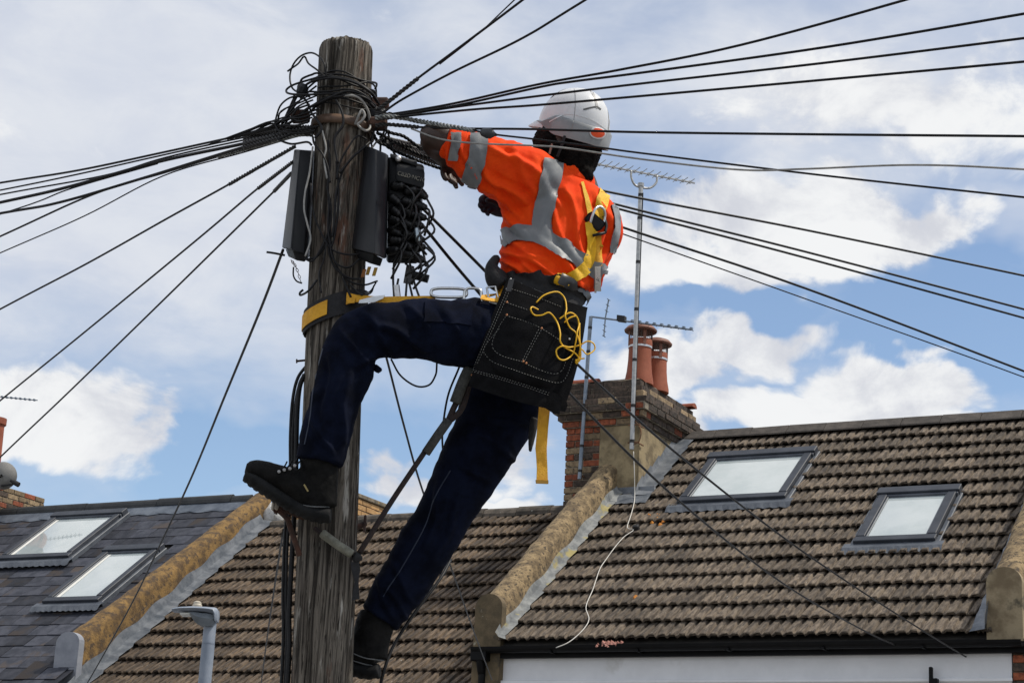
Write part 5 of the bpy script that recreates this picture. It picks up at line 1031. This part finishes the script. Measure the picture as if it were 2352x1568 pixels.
def strip(name, T, pts, width, mat, parent, off=.0072, n=10, cross=7, th=.002):
    # ribbon of width px laid on the cloth along an image path
    P = spline([Vector((*p[:2], p[2] if len(p) > 2 else width)) for p in pts], n); bm = bmesh.new(); G = []; last = None
    for i, p in enumerate(P):
        t = (P[min(i+1, len(P)-1)]-P[max(i-1, 0)]); t.z = 0; t.normalize(); row = []
        for k in range(cross+1):
            u = (k/cross-.5)*p.z; x, y = p.x-t.y*u, p.y+t.x*u; h, nn = cast(T, x, y, last)
            if nn.dot(CC-h) < 0: nn = -nn
            last = h; row.append((h, nn))
        G.append(row)
    # smooth the laid grid a little so the ribbon bridges small creases
    H = [[c[0]+c[1]*off for c in r] for r in G]
    for _ in range(1):
        H = [[(H[i][k]*2+H[max(i-1, 0)][k]+H[min(i+1, len(H)-1)][k]+(H[i][max(k-1, 0)]+H[i][min(k+1, cross)]))/6 if 0 < i < len(H)-1 and 0 < k < cross else H[i][k] for k in range(cross+1)] for i in range(len(H))]
    A = [[bm.verts.new(p) for p in r] for r in H]; B = [[bm.verts.new(p-c[1]*th) for p, c in zip(r, g)] for r, g in zip(H, G)]
    for i in range(len(A)-1):
        for k in range(cross): bm.faces.new((A[i][k], A[i][k+1], A[i+1][k+1], A[i+1][k]))
        bm.faces.new((A[i][0], A[i+1][0], B[i+1][0], B[i][0])); bm.faces.new((A[i][cross], A[i+1][cross], B[i+1][cross], B[i][cross]))
    for r0, r1 in ((A[0], B[0]), (A[-1], B[-1])):
        for k in range(cross): bm.faces.new((r0[k], r0[k+1], r1[k+1], r1[k]))
    return autosmooth(bobj(name, bm, mat, parent), 60)
TS = bvh_of(shirt)
strip('reflective_band', TS, [(1272, 368), (1266, 400), (1256, 450), (1246, 505), (1246, 545)], 46, mTape, shirt)
strip('reflective_band', TS, [(1150, 556), (1168, 541), (1205, 536), (1250, 545), (1290, 567), (1325, 593), (1352, 612), (1385, 628)], 36, mTape, shirt, .0085)
strip('reflective_band', TS, [(1100, 308), (1100, 335), (1092, 375), (1081, 418), (1078, 428)], 40, mTape, shirt)
strip('reflective_band', TS, [(1047, 306), (1046, 330), (1042, 352), (1040, 368)], 24, mTape, shirt)
strip('reflective_band', TS, [(1408, 470), (1416, 505), (1413, 545), (1405, 580)], 13, mTape, shirt)
strip('reflective_band', TS, [(1384, 612), (1378, 632), (1376, 660)], 24, mTape, shirt)
# trousers
trl = [(860, 740, 980, 800, 10, .009), (830, 720, 900, 800, 9, .009), (790, 760, 850, 860, 9, .007), (760, 820, 745, 980, 8, .006), (800, 860, 780, 1030, 9, .007), (830, 840, 870, 820, 9, .010), (1000, 700, 1060, 760, 9, .007), (930, 700, 990, 760, 9, .005), (1100, 1000, 1180, 1050, 9, .009), (1060, 1060, 1120, 1110, 9, .008), (1130, 960, 1220, 980, 9, .008), (1010, 1120, 980, 1260, 9, .006), (1060, 1140, 1000, 1280, 9, .006), (900, 1300, 950, 1380, 8, .007), (880, 1350, 930, 1410, 8, .008), (720, 960, 760, 1040, 8, .007), (870, 1340, 905, 1420, 7, .006)]
bm = bmesh.new()
loft(bm, [(1250, 670, .0, 92, .135), (1235, 720, .0, 100, .14), (1210, 790, .0, 105, .145), (1185, 860, .02, 98, .14), (1175, 900, .03, 88, .13)], 28, 5)
loft(bm, [(1190, 780, -.05, 92, .11), (1130, 766, -.09, 82, .105), (1050, 764, -.14, 79, .10), (970, 757, -.18, 70, .09), (900, 757, -.205, 66, .085), (848, 765, -.225, 66, .08), (812, 795, -.232, 66, .078), (797, 840, -.235, 66, .077), (778, 900, -.232, 60, .075), (757, 970, -.225, 58, .072), (740, 1030, -.22, 58, .072), (733, 1062, -.217, 56, .07)], 26, 6)
loft(bm, [(1185, 830, .05, 92, .11), (1165, 885, .06, 92, .11), (1138, 960, .08, 90, .105), (1096, 1045, .10, 78, .10), (1052, 1122, .12, 72, .092), (1012, 1195, .13, 66, .085), (965, 1275, .13, 64, .08), (918, 1348, .13, 60, .077), (885, 1400, .13, 52, .073), (870, 1420, .13, 49, .07)], 26, 6)
def tr_d(p, n):
    x, y = pix(p); return crease(x, y, trl)*1.6+.008*mnoise.noise(Vector((x*.016, y*.016, 5)))+.006*(abs(mnoise.noise(Vector((x*.02+y*.012, y*.02-x*.012, 9))))-.25)+.0025*mnoise.noise(Vector((x*.05, y*.05, 7)))
trs = remesh('trousers', bm, mNavy, man, .0065, 4, tr_d)
TT_ = bvh_of(trs)
mSeam = M('seam_thread', (.012, .02, .042), None, rough=.7)
strip('seam', TT_, [(742, 800), (722, 880), (712, 960), (700, 1020)], 2.4, mSeam, trs, .002, 10, 1)
strip('seam', TT_, [(1035, 1080), (1000, 1140), (975, 1210), (925, 1300), (895, 1345), (880, 1370)], 2.4, mSeam, trs, .002, 10, 1)
strip('thigh_pocket', TT_, [(1085, 725), (1030, 718), (975, 716)], 46, mNavy, trs, .006, 8, 6, .006)
bm = bmesh.new(); loft(bm, [(869, 842, -.21, 14, .03), (862, 852, -.21, 10, .025)], 12, 3); remesh('knee_fold', bm, mNavy, trs, .006, 2)
# boots
def boot(name, sole, upper, shaft, parent):
    bm = bmesh.new(); loft(bm, upper, 22, 5); loft(bm, shaft, 22, 4); u = remesh(name, bm, mBoot, parent, .006, 3, lambda p, n: .0018*mnoise.noise(p*60))
    bm = bmesh.new(); loft(bm, sole, 22, 6); remesh('sole', bm, mSole, u, .005, 2, lambda p, n: .003*(1 if math.sin(pix(p)[0]*.28+pix(p)[1]*.28) > 0 else -1)*(.5 if n.dot(CU) < -.3 else .0)); return u
lb1 = boot('boot', [(760, 1183, -.205, 17, .045), (735, 1181, -.205, 20, .046), (700, 1172, -.207, 18, .04), (660, 1152, -.21, 18, .045), (620, 1125, -.212, 19, .052), (585, 1102, -.212, 19, .05), (565, 1090, -.212, 15, .035)],
           [(752, 1150, -.205, 34, .046), (720, 1140, -.207, 42, .048), (680, 1118, -.21, 40, .05), (640, 1100, -.212, 33, .052), (605, 1085, -.212, 28, .05), (580, 1078, -.212, 23, .044), (566, 1074, -.212, 15, .03)],
           [(738, 1165, -.206, 36, .045), (736, 1120, -.21, 40, .048), (733, 1080, -.214, 44, .052), (732, 1050, -.216, 44, .054)], man)
mLace = M('lace_eyelet', (.3, .3, .3), None, rough=.4, metal=.6)
for x, y in ((641, 1083), (653, 1079), (666, 1076), (677, 1069)):
    bm = bmesh.new(); lathe(bm, q(x, y, -.262), -YN, [(.006, 0), (.006, .004), (.003, .006)], 8); bobj('eyelet', bm, mLace, lb1)
for k in range(4):
    bm = bmesh.new(); x = 645+k*12; tube(bm, spline([q(x, 1081-k*4, -.262), q(x+10, 1068-k*4, -.235), q(x+14, 1060-k*4, -.2)], 4), .0028, 6); bobj('lace', bm, mBoot, lb1)
bm = bmesh.new(); abox(bm, q(1090/1.551*1.0 if False else 703, 1120, -.262), (CR*.5-CU*.85)*.014, YN*.001, (CR*.85+CU*.5)*.003); bobj('tag', bm, M('boot_tag', (.3, .24, .1), None, rough=.6), lb1)
lb2 = boot('boot', [(872, 1540, .12, 17, .045), (840, 1541, .125, 18, .046), (800, 1532, .13, 17, .045), (760, 1520, .135, 16, .048), (715, 1506, .14, 13, .04), (690, 1498, .14, 9, .03)],
           [(862, 1500, .12, 34, .046), (830, 1500, .125, 36, .048), (790, 1490, .13, 34, .048), (750, 1485, .135, 27, .046), (715, 1482, .14, 21, .042), (695, 1482, .14, 12, .03)],
           [(850, 1515, .122, 40, .046), (852, 1470, .125, 44, .05), (862, 1430, .128, 45, .054), (868, 1410, .13, 42, .054)], man)
for o, pts in ((lb1, [(690, 1158), (720, 1162), (757, 1163)]), (lb1, [(700, 1175), (725, 1180), (756, 1180)]), (lb2, [(808, 1498), (840, 1510), (882, 1515)]), (lb2, [(806, 1514), (840, 1524), (880, 1530)])):
    strip('welt', bvh_of(o), pts, 2.0, M('welt', (.14, .15, .16), None, rough=.5), o, .003, 8, 1)
# hard hat
hat_c = q(1322, 284, -.0)
hf = (-CR*.80+CF*.56+CU*.17).normalized(); hu = (CU*.97+CR*.12+CF*.05); hu = (hu-hf*hu.dot(hf)).normalized(); hl = hu.cross(hf)
def hp(x, y, z): return hat_c+hf*x+hl*y+hu*z
bm = bmesh.new(); NA, NV = 64, 18; rings = []
def rim_z(u):                       # rim height: short at the front, deep round the nape
    c = math.cos(u); return -.012-.042*(.5-.5*c)**.8
for j in range(NV+1):
    row = []
    for i in range(NA):
        u = 2*math.pi*i/NA; f = j/NV; ph = f*math.pi/2
        r = math.sin(ph)**.92; z = math.cos(ph)*.132
        if f > .999: z = 0
        a = .147 if math.cos(u) > 0 else .140; b = .118
        rd = 1+.018*math.exp(-((math.sin(u)*.118*r)/.018)**2)*(1-f)       # crown ridge
        row.append(bm.verts.new(hp(a*math.cos(u)*r, b*math.sin(u)*r, z*rd+rim_z(u)*f**3)))
    rings.append(row)
for A, B in zip(rings[1:], rings[2:]):
    for k in range(NA): bm.faces.new((A[k], A[(k+1) % NA], B[(k+1) % NA], B[k]))
bm.faces.new(rings[1])
for v in rings[0]: bm.verts.remove(v)
last = rings[-1]; low = []; inn = []
for i in range(NA):
    u = 2*math.pi*i/NA; z = rim_z(u); inn.append(bm.verts.new(hp(.13*math.cos(u), .103*math.sin(u), z+.004)))
for k in range(NA): bm.faces.new((last[k], last[(k+1) % NA], inn[(k+1) % NA], inn[k]))
hat = autosmooth(bobj('hard_hat', bm, mHelm, man), 50)
# rim skirt from temple round the nape, and the peak
bm = bmesh.new(); A_, B_, C_, D_ = [], [], [], []
for i in range(NA):
    u = 2*math.pi*i/NA; c = math.cos(u); back = max(0, min(1, (.55-c)/.5)); z = rim_z(u)
    A_.append(bm.verts.new(hp((.149 if c > 0 else .142)*c, .120*math.sin(u), z+.038*back+.004))); B_.append(bm.verts.new(hp((.155 if c > 0 else .150)*c, .127*math.sin(u), z+.031*back)))
    C_.append(bm.verts.new(hp((.153 if c > 0 else .147)*c, .124*math.sin(u), z-.005-.026*back*(1-.25*max(0, -c))))); D_.append(bm.verts.new(hp(.139*c, .113*math.sin(u), z-.005-.026*back*(1-.25*max(0, -c)))))
for X, Y in ((A_, B_), (B_, C_), (C_, D_)):
    for k in range(NA): bm.faces.new((X[k], X[(k+1) % NA], Y[(k+1) % NA], Y[k]))
autosmooth(bobj('rim', bm, mHelmShade, hat), 40)
bm = bmesh.new(); T_, U_ = [], []
for i in range(-14, 15):
    u = i/14*1.08; ex = .042*math.cos(i/14*math.pi/2)**.6; z = rim_z(u)
    a = hp(.145*math.cos(u), .117*math.sin(u), z+.006); b = hp((.150+ex)*math.cos(u), (.121+ex*.35)*math.sin(u), z-.010-.012*math.cos(u))
    T_.append([bm.verts.new(p) for p in (a, a.lerp(b, .5)+hu*.004, b, b-hu*.004, a-hu*.008)])
for A, B in zip(T_, T_[1:]):
    for k in range(5): bm.faces.new((A[k], A[(k+1) % 5], B[(k+1) % 5], B[k]))
bm.faces.new(T_[0]); bm.faces.new(T_[-1]); autosmooth(bobj('peak', bm, mHelm, hat), 50)
TH_ = bvh_of(hat, *[c for c in hat.children if c.name.startswith('rim')])
mLine = M('hat_groove', (.3, .3, .3), None, rough=.5); mVent = M('hat_vent', (.05, .05, .05), None, rough=.7)
for p, w, mm_ in (([(1318, 196), (1322, 230), (1318, 275), (1312, 302)], 1.6, mLine), ([(1352, 198), (1366, 225), (1372, 250)], 5, mLine), ([(1340, 252), (1368, 246), (1380, 252)], 3.5, mVent), ([(1262, 280), (1285, 268), (1310, 262), (1360, 276), (1396, 300)], 2.2, mHelm), ([(1395, 240), (1399, 275), (1397, 300)], 2.5, mLine)):
    strip('groove', TH_, p, w, mm_, hat, .0012, 8, 2, .001)
strip('white_oval', TH_, [(1354, 303, 6), (1360, 304, 21), (1372, 306, 27), (1384, 308, 21), (1390, 309, 6)], 20, mHelm, hat, .003, 8, 4, .001)
strip('orange_oval', TH_, [(1357, 303.5, 4), (1362, 304.5, 15), (1372, 306, 20), (1382, 307.5, 15), (1387, 308.5, 4)], 20, M('orange_mark', (.8, .08, .01), None, rough=.4), hat, .0045, 8, 4, .001)
bm = bmesh.new(); tube(bm, spline([q(1297, 312, -.1), q(1290, 335, -.095), (q(1280, 360, -.08))], 6), [(.006, .002)]*13, 6); bobj('chin_strap', bm, mWeb, hat)
bm = bmesh.new(); tube(bm, spline([q(1268, 331, -.09), q(1265, 342, -.092), q(1262, 354, -.09)], 4), [(.0045, .002)]*9, 6); bobj('strap_toggle', bm, M('strap_pink', (.3, .15, .11), None, rough=.6), hat)
# harness
hrn = strip('safety_harness', TS, [(1388, 432, 24), (1384, 455, 25), (1376, 490, 25), (1368, 520, 24)], 25, mYelB, man, .007, 8, 5, .003)
strip('shoulder_strap', TS, [(1337, 420, 6), (1346, 455, 9), (1354, 490, 12), (1358, 515, 15)], 12, mYelB, hrn, .006, 8, 3, .003)
strip('back_strap', TS, [(1352, 512, 20), (1358, 545, 24), (1357, 580, 26), (1346, 610, 26), (1322, 632, 25), (1292, 642, 22), (1276, 640, 16)], 25, mYelB, hrn, .010, 8, 5, .003)
strip('lower_strap', TS, [(1374, 535), (1374, 575), (1374, 612)], 16, mYel, hrn, .008, 8, 4, .003)
strip('label_strip', TS, [(1374, 612), (1374, 640), (1371, 668)], 12, M('white_label', (.62, .62, .6), (.7, .7, .68), 20, .6, spots=((160, (.2, .2, .2), .62, .03),)), hrn, .0085, 8, 3, .001)
TH2 = TS
plc, pln = cast(TS, 1360, 512)
bm = bmesh.new(); pc = plc+pln*.016
abox(bm, at(*pix(pc), (pc-CC).dot(CF)), (CR*.75-CU*.66)*.036, pln*.004, (CU*.75+CR*.66)*.02); bevel(bm, .008, 2); bobj('d_ring_plate', bm, mHoodD, hrn)
bm = bmesh.new(); d_ = lambda x, y, o: cast(TS, x, y)[0]+pln*o
tube(bm, spline([d_(1348, 516, .022), d_(1350, 500, .03), d_(1356, 486, .032), d_(1366, 481, .032), (d_(1376, 488, .03)), d_(1380, 503, .026), d_(1378, 518, .022)], 6), .0052, 10); bobj('d_ring', bm, mSteel, hrn, True)
bm = bmesh.new(); tube(bm, [d_(1356, 544, .016), d_(1384, 538, .016)], .0055, 8); tube(bm, spline([d_(1384, 538, .016), d_(1386, 520, .018), d_(1380, 500, .018)], 5), .0055, 8); bobj('buckle', bm, mHoodD, hrn, True)
# waist belt
TB = bvh_of(trs, shirt)
belt = strip('work_belt', TB, [(1150, 655, 44), (1180, 652, 50), (1230, 652, 52), (1280, 662, 50), (1325, 686, 44), (1350, 712, 36)], 48, mWeb, man, .014, 8, 6, .006)
strip('belt_shine_strip', TB, [(1285, 640, 8), (1315, 655, 8), (1340, 676, 8), (1350, 700, 7)], 8, M('belt_shine', (.012, .012, .014), None, rough=.35), belt, .018, 8, 2, .003)  # added strip that stands for the shine on the belt
strip('waist_webbing', TB, [(1104, 676), (1130, 680), (1165, 684)], 42, mYel, belt, .02, 8, 5, .004)
bm = bmesh.new(); oval_p = [q(1118, 660, -.16), q(1138, 658, -.165), q(1146, 690, -.165), q(1124, 700, -.16)]; tube(bm, oval_p+oval_p[:1], .004, 6); bobj('buckle', bm, mSteel, belt)
bm = bmesh.new(); abox(bm, q(1132, 700, -.17), (CR*.9+CU*.4)*.03, YN*.003, (CU*.9-CR*.4)*.016); bevel(bm, .003, 1); bobj('buckle_plate', bm, mSteel, belt)
for a, b, r in (((1108, 690), (1098, 712), .006), ((1098, 712), (1088, 738), .008), ((1118, 705), (1124, 745), .003)):
    bm = bmesh.new(); tube(bm, [q(*a, -.17), q(*b, -.17)], r, 8); bobj('key_clip', bm, mSteel, belt)
bm = bmesh.new(); loft(bm, [(1140, 592, -.06, 10, .03), (1129, 615, -.07, 15, .04), (1140, 640, -.08, 26, .05), (1158, 655, -.08, 22, .05)], 16, 4); remesh('radio_pouch', bm, mWeb, belt, .006, 2)
# leg strap end hanging below the pouch
bm = None
band('hanging_strap', [(q(1238, 930, -.10), q(1264, 935, -.10)), (q(1234, 980, -.105), q(1259, 982, -.10)), (q(1230, 1030, -.10), q(1256, 1030, -.11)), (q(1233, 1075, -.11), q(1257, 1075, -.10)), (q(1232, 1104, -.11), q(1258, 1105, -.10))], mYel, hrn, .003)
band('strap_end', [(q(1230, 1102, -.113), q(1231, 1110, -.113)), (q(1259, 1103, -.103), q(1259, 1111, -.103))], M('strap_end', (.3, .16, .01), None, rough=.7), hrn, .005)
bm = bmesh.new(); loft(bm, [(1228, 960, -.04, 10, .02), (1222, 1000, -.04, 9, .014), (1217, 1038, -.04, 4, .008)], 10, 4); remesh('cloth_tab', bm, mWeb, trs, .006, 1)
# ------------------------------------------------------------------ tool pouch
tp = thing('tool_pouch', q(1190, 930, -.2), 'black canvas tool pouch with white stitching hanging from the belt', 'tool pouch')
mCan = M('canvas_black', (.005, .005, .0055), (.009, .009, .010), 20, .88, .3, 260, spec=.08)
corn = [(1168, 636), (1346, 704), (1292, 950), (1076, 886)]
def pouch_px(u, v):
    l = Vector((1166-90*v-4*math.sin(v*3.1), 636+250*v)); r = Vector((1350-14*v**.6*1.0-44*v**2, 706+ (240)*v)); 
    if v > .9: r.x += 6
    return l.lerp(r, u)+Vector((0, 6*math.sin(math.pi*u)*(1-v)+14*math.sin(math.pi*u)*v*.4))
def pouch_pt(u, v, o=0):
    p = pouch_px(u, v); return q(p.x, p.y, -.185-.02*math.sin(math.pi*min(1, v*1.2))-.045*math.sin(math.pi*u)*(.5+.5*v)+.05*u+.009*mnoise.noise(Vector((u*3, v*3, 1)))+.003*mnoise.noise(Vector((u*9, v*9, 4)))-o)
NU, NVV = 26, 30; bm = bmesh.new(); Fg = [[bm.verts.new(pouch_pt(i/NU, j/NVV)) for i in range(NU+1)] for j in range(NVV+1)]; Bg = [[bm.verts.new(pouch_pt(i/NU, j/NVV, -.035)) for i in range(NU+1)] for j in range(NVV+1)]
for g_, fl in ((Fg, 0), (Bg, 1)):
    for j in range(NVV):
        for i in range(NU):
            f = (g_[j][i], g_[j][i+1], g_[j+1][i+1], g_[j+1][i]); bm.faces.new(f[::-1] if fl else f)
for j in range(NVV):
    for i in (0, NU): bm.faces.new((Fg[j][i], Fg[j+1][i], Bg[j+1][i], Bg[j][i]))
for i in range(NU):
    for j in (0, NVV): bm.faces.new((Fg[j][i], Fg[j][i+1], Bg[j][i+1], Bg[j][i]))
pb = autosmooth(bobj('pouch_body', bm, mCan, tp), 45)
bm = bmesh.new(); GN = 18; G_ = []
for j in range(GN+1):
    row = []
    for i in range(GN+1):
        fu, fv = i/GN, j/GN; ed = min(fu, 1-fu, 1-fv)*9; cr_ = max(0, (abs(fu-.5)-.36)/.14)**2*.10*fv**3
        row.append(bm.verts.new(pouch_pt(.13+.72*fu, .30+.52*fv-cr_, .013*min(1, ed)**.5+.004*math.sin(math.pi*fu)-.001)))
    G_.append(row)
for j in range(GN):
    for i in range(GN): bm.faces.new((G_[j][i], G_[j][i+1], G_[j+1][i+1], G_[j+1][i]))
pk = autosmooth(bobj('pocket', bm, mCan, pb), 60)
TPo = bvh_of(pb, pk)
z4p = lambda x, y: ((1600+x/2.24)/1.551, (800+y/2.24)/1.551)
mThr = M('white_thread', (.2, .2, .19), None, rough=.8)
def stitch(pts, r=.0009):
    P = dens(spline([Vector((*z4p(*p), 0)) for p in pts], 10), 1.0); bm = bmesh.new(); k = 0
    W = []
    for p in P:
        h, nn = cast(TPo, p.x, p.y); 
        if nn.dot(CC-h) < 0: nn = -nn
        W.append(h+nn*.0012)
    while k < len(W)-4:
        tube(bm, [W[k], W[k+1], W[k+2], W[k+3]], r, 4); k += 6
    s = bobj('stitching', bm, mThr, pb); s['kind'] = 'stuff'
for s_ in ([(455, 540), (330, 830), (200, 1130), (150, 1270)], [(475, 545), (350, 830), (225, 1110)], [(465, 625), (640, 685)], [(500, 515), (700, 580), (900, 660)], [(560, 450), (740, 495), (800, 540)], [(455, 728), (600, 770), (735, 828), (880, 920)], [(450, 735), (390, 830), (345, 940), (360, 1000), (430, 1050), (590, 1095)], [(735, 840), (690, 920), (600, 1090)], [(715, 835), (670, 920), (585, 1080)],
           [(610, 1110), (740, 1165), (840, 1190), (900, 1160), (930, 1090)], [(400, 830), (280, 980), (300, 1050), (360, 1100), (520, 1160), (700, 1220), (860, 1260), (930, 1220), (990, 1060)], [(190, 1160), (400, 1215), (600, 1275), (760, 1330), (880, 1370)], [(200, 1175), (400, 1232), (600, 1292), (760, 1348), (870, 1384)], [(890, 1390), (880, 1490)], [(870, 1390), (860, 1490)]): stitch(s_)
# flap at the lower right corner and a riveted leather tab
def flat(name, pts, mat, parent, dd, th=.006):
    bm = bmesh.new(); A = [bm.verts.new(q(*z4p(x, y), dd)) for x, y in pts]; B = [bm.verts.new(q(*z4p(x, y), dd+th)) for x, y in pts]; n = len(A)
    for k in range(n): bm.faces.new((A[k], A[(k+1) % n], B[(k+1) % n], B[k]))
    bm.faces.new(A); bm.faces.new(B[::-1]); return bobj(name, bm, mat, parent)
flat('flap', [(600, 1270), (870, 1350), (905, 1375), (880, 1515), (830, 1505), (700, 1420)], mCan, pb, -.175, .01)
flat('leather_tab', [(478, 435), (522, 432), (495, 535), (452, 530)], M('leather_tab', (.03, .03, .032), None, rough=.45), pb, -.225, .006)
for x, y, cc in ((491, 443, (.6, .6, .6)), (477, 492, (.35, .16, .08)), (462, 520, (.6, .6, .6)), (462, 620, (.35, .16, .08)), (460, 722, (.35, .16, .08)), (738, 828, (.35, .16, .08)), (592, 1092, (.35, .16, .08)), (615, 1106, (.35, .16, .08)), (152, 1275, (.35, .16, .08)), (960, 912, (.6, .6, .6))):
    h, nn = cast(TPo, *z4p(x, y)); bm = bmesh.new(); lathe(bm, h-YN*.008 if y < 540 else h, -YN, [(.0042, -.002), (.0042, .0025), (.002, .004)], 8); bobj('rivet', bm, M('rivet_%d' % int(cc[0]*100), cc, None, rough=.4, metal=.7), pb)
# yellow cord
mCord = M('yellow_cord', (.75, .42, .01), (.85, .5, .015), 30, .5)
cords = [[(695, 625), (760, 570), (860, 548), (920, 590), (935, 680), (925, 740), (960, 820), (1010, 870), (1040, 950), (1050, 1060), (1025, 1105), (1010, 1090), (1030, 1075), (1050, 1000), (1100, 1045), (1160, 1000), (1150, 955), (1100, 942), (1040, 965), (960, 985), (900, 980), (855, 1005), (870, 1070), (920, 1090), (985, 1035), (1010, 940), (1020, 870), (1035, 800), (1015, 740), (960, 715), (880, 755)],
         [(712, 682), (665, 665), (650, 690), (680, 725), (740, 730), (800, 715), (860, 780), (885, 870), (885, 940), (920, 980), (1000, 1030), (1035, 1080), (1020, 1110), (1010, 1100), (1030, 1085), (1080, 1070)],
         [(920, 785), (960, 752), (1005, 740)], [(1040, 790), (1040, 920), (1045, 1000), (1035, 1070)]]
cdo = thing('yellow_cord', q(*z4p(1025, 1100), -.2), 'tangled yellow cord hanging on the front of the black pouch', 'cord')
for i, cp in enumerate(cords):
    W = []
    for k, (x, y) in enumerate(cp):
        px, py = z4p(x, y); h = TPo.ray_cast(CC, ray(px, py).normalized())[0]; W.append((h if h is not None else q(px, py, -.16))-YN*(.006+.006*(k % 3)))
    bm = bmesh.new(); tube(bm, spline(W, 8), .0028, 7); bobj('strand', bm, mCord, cdo, True)
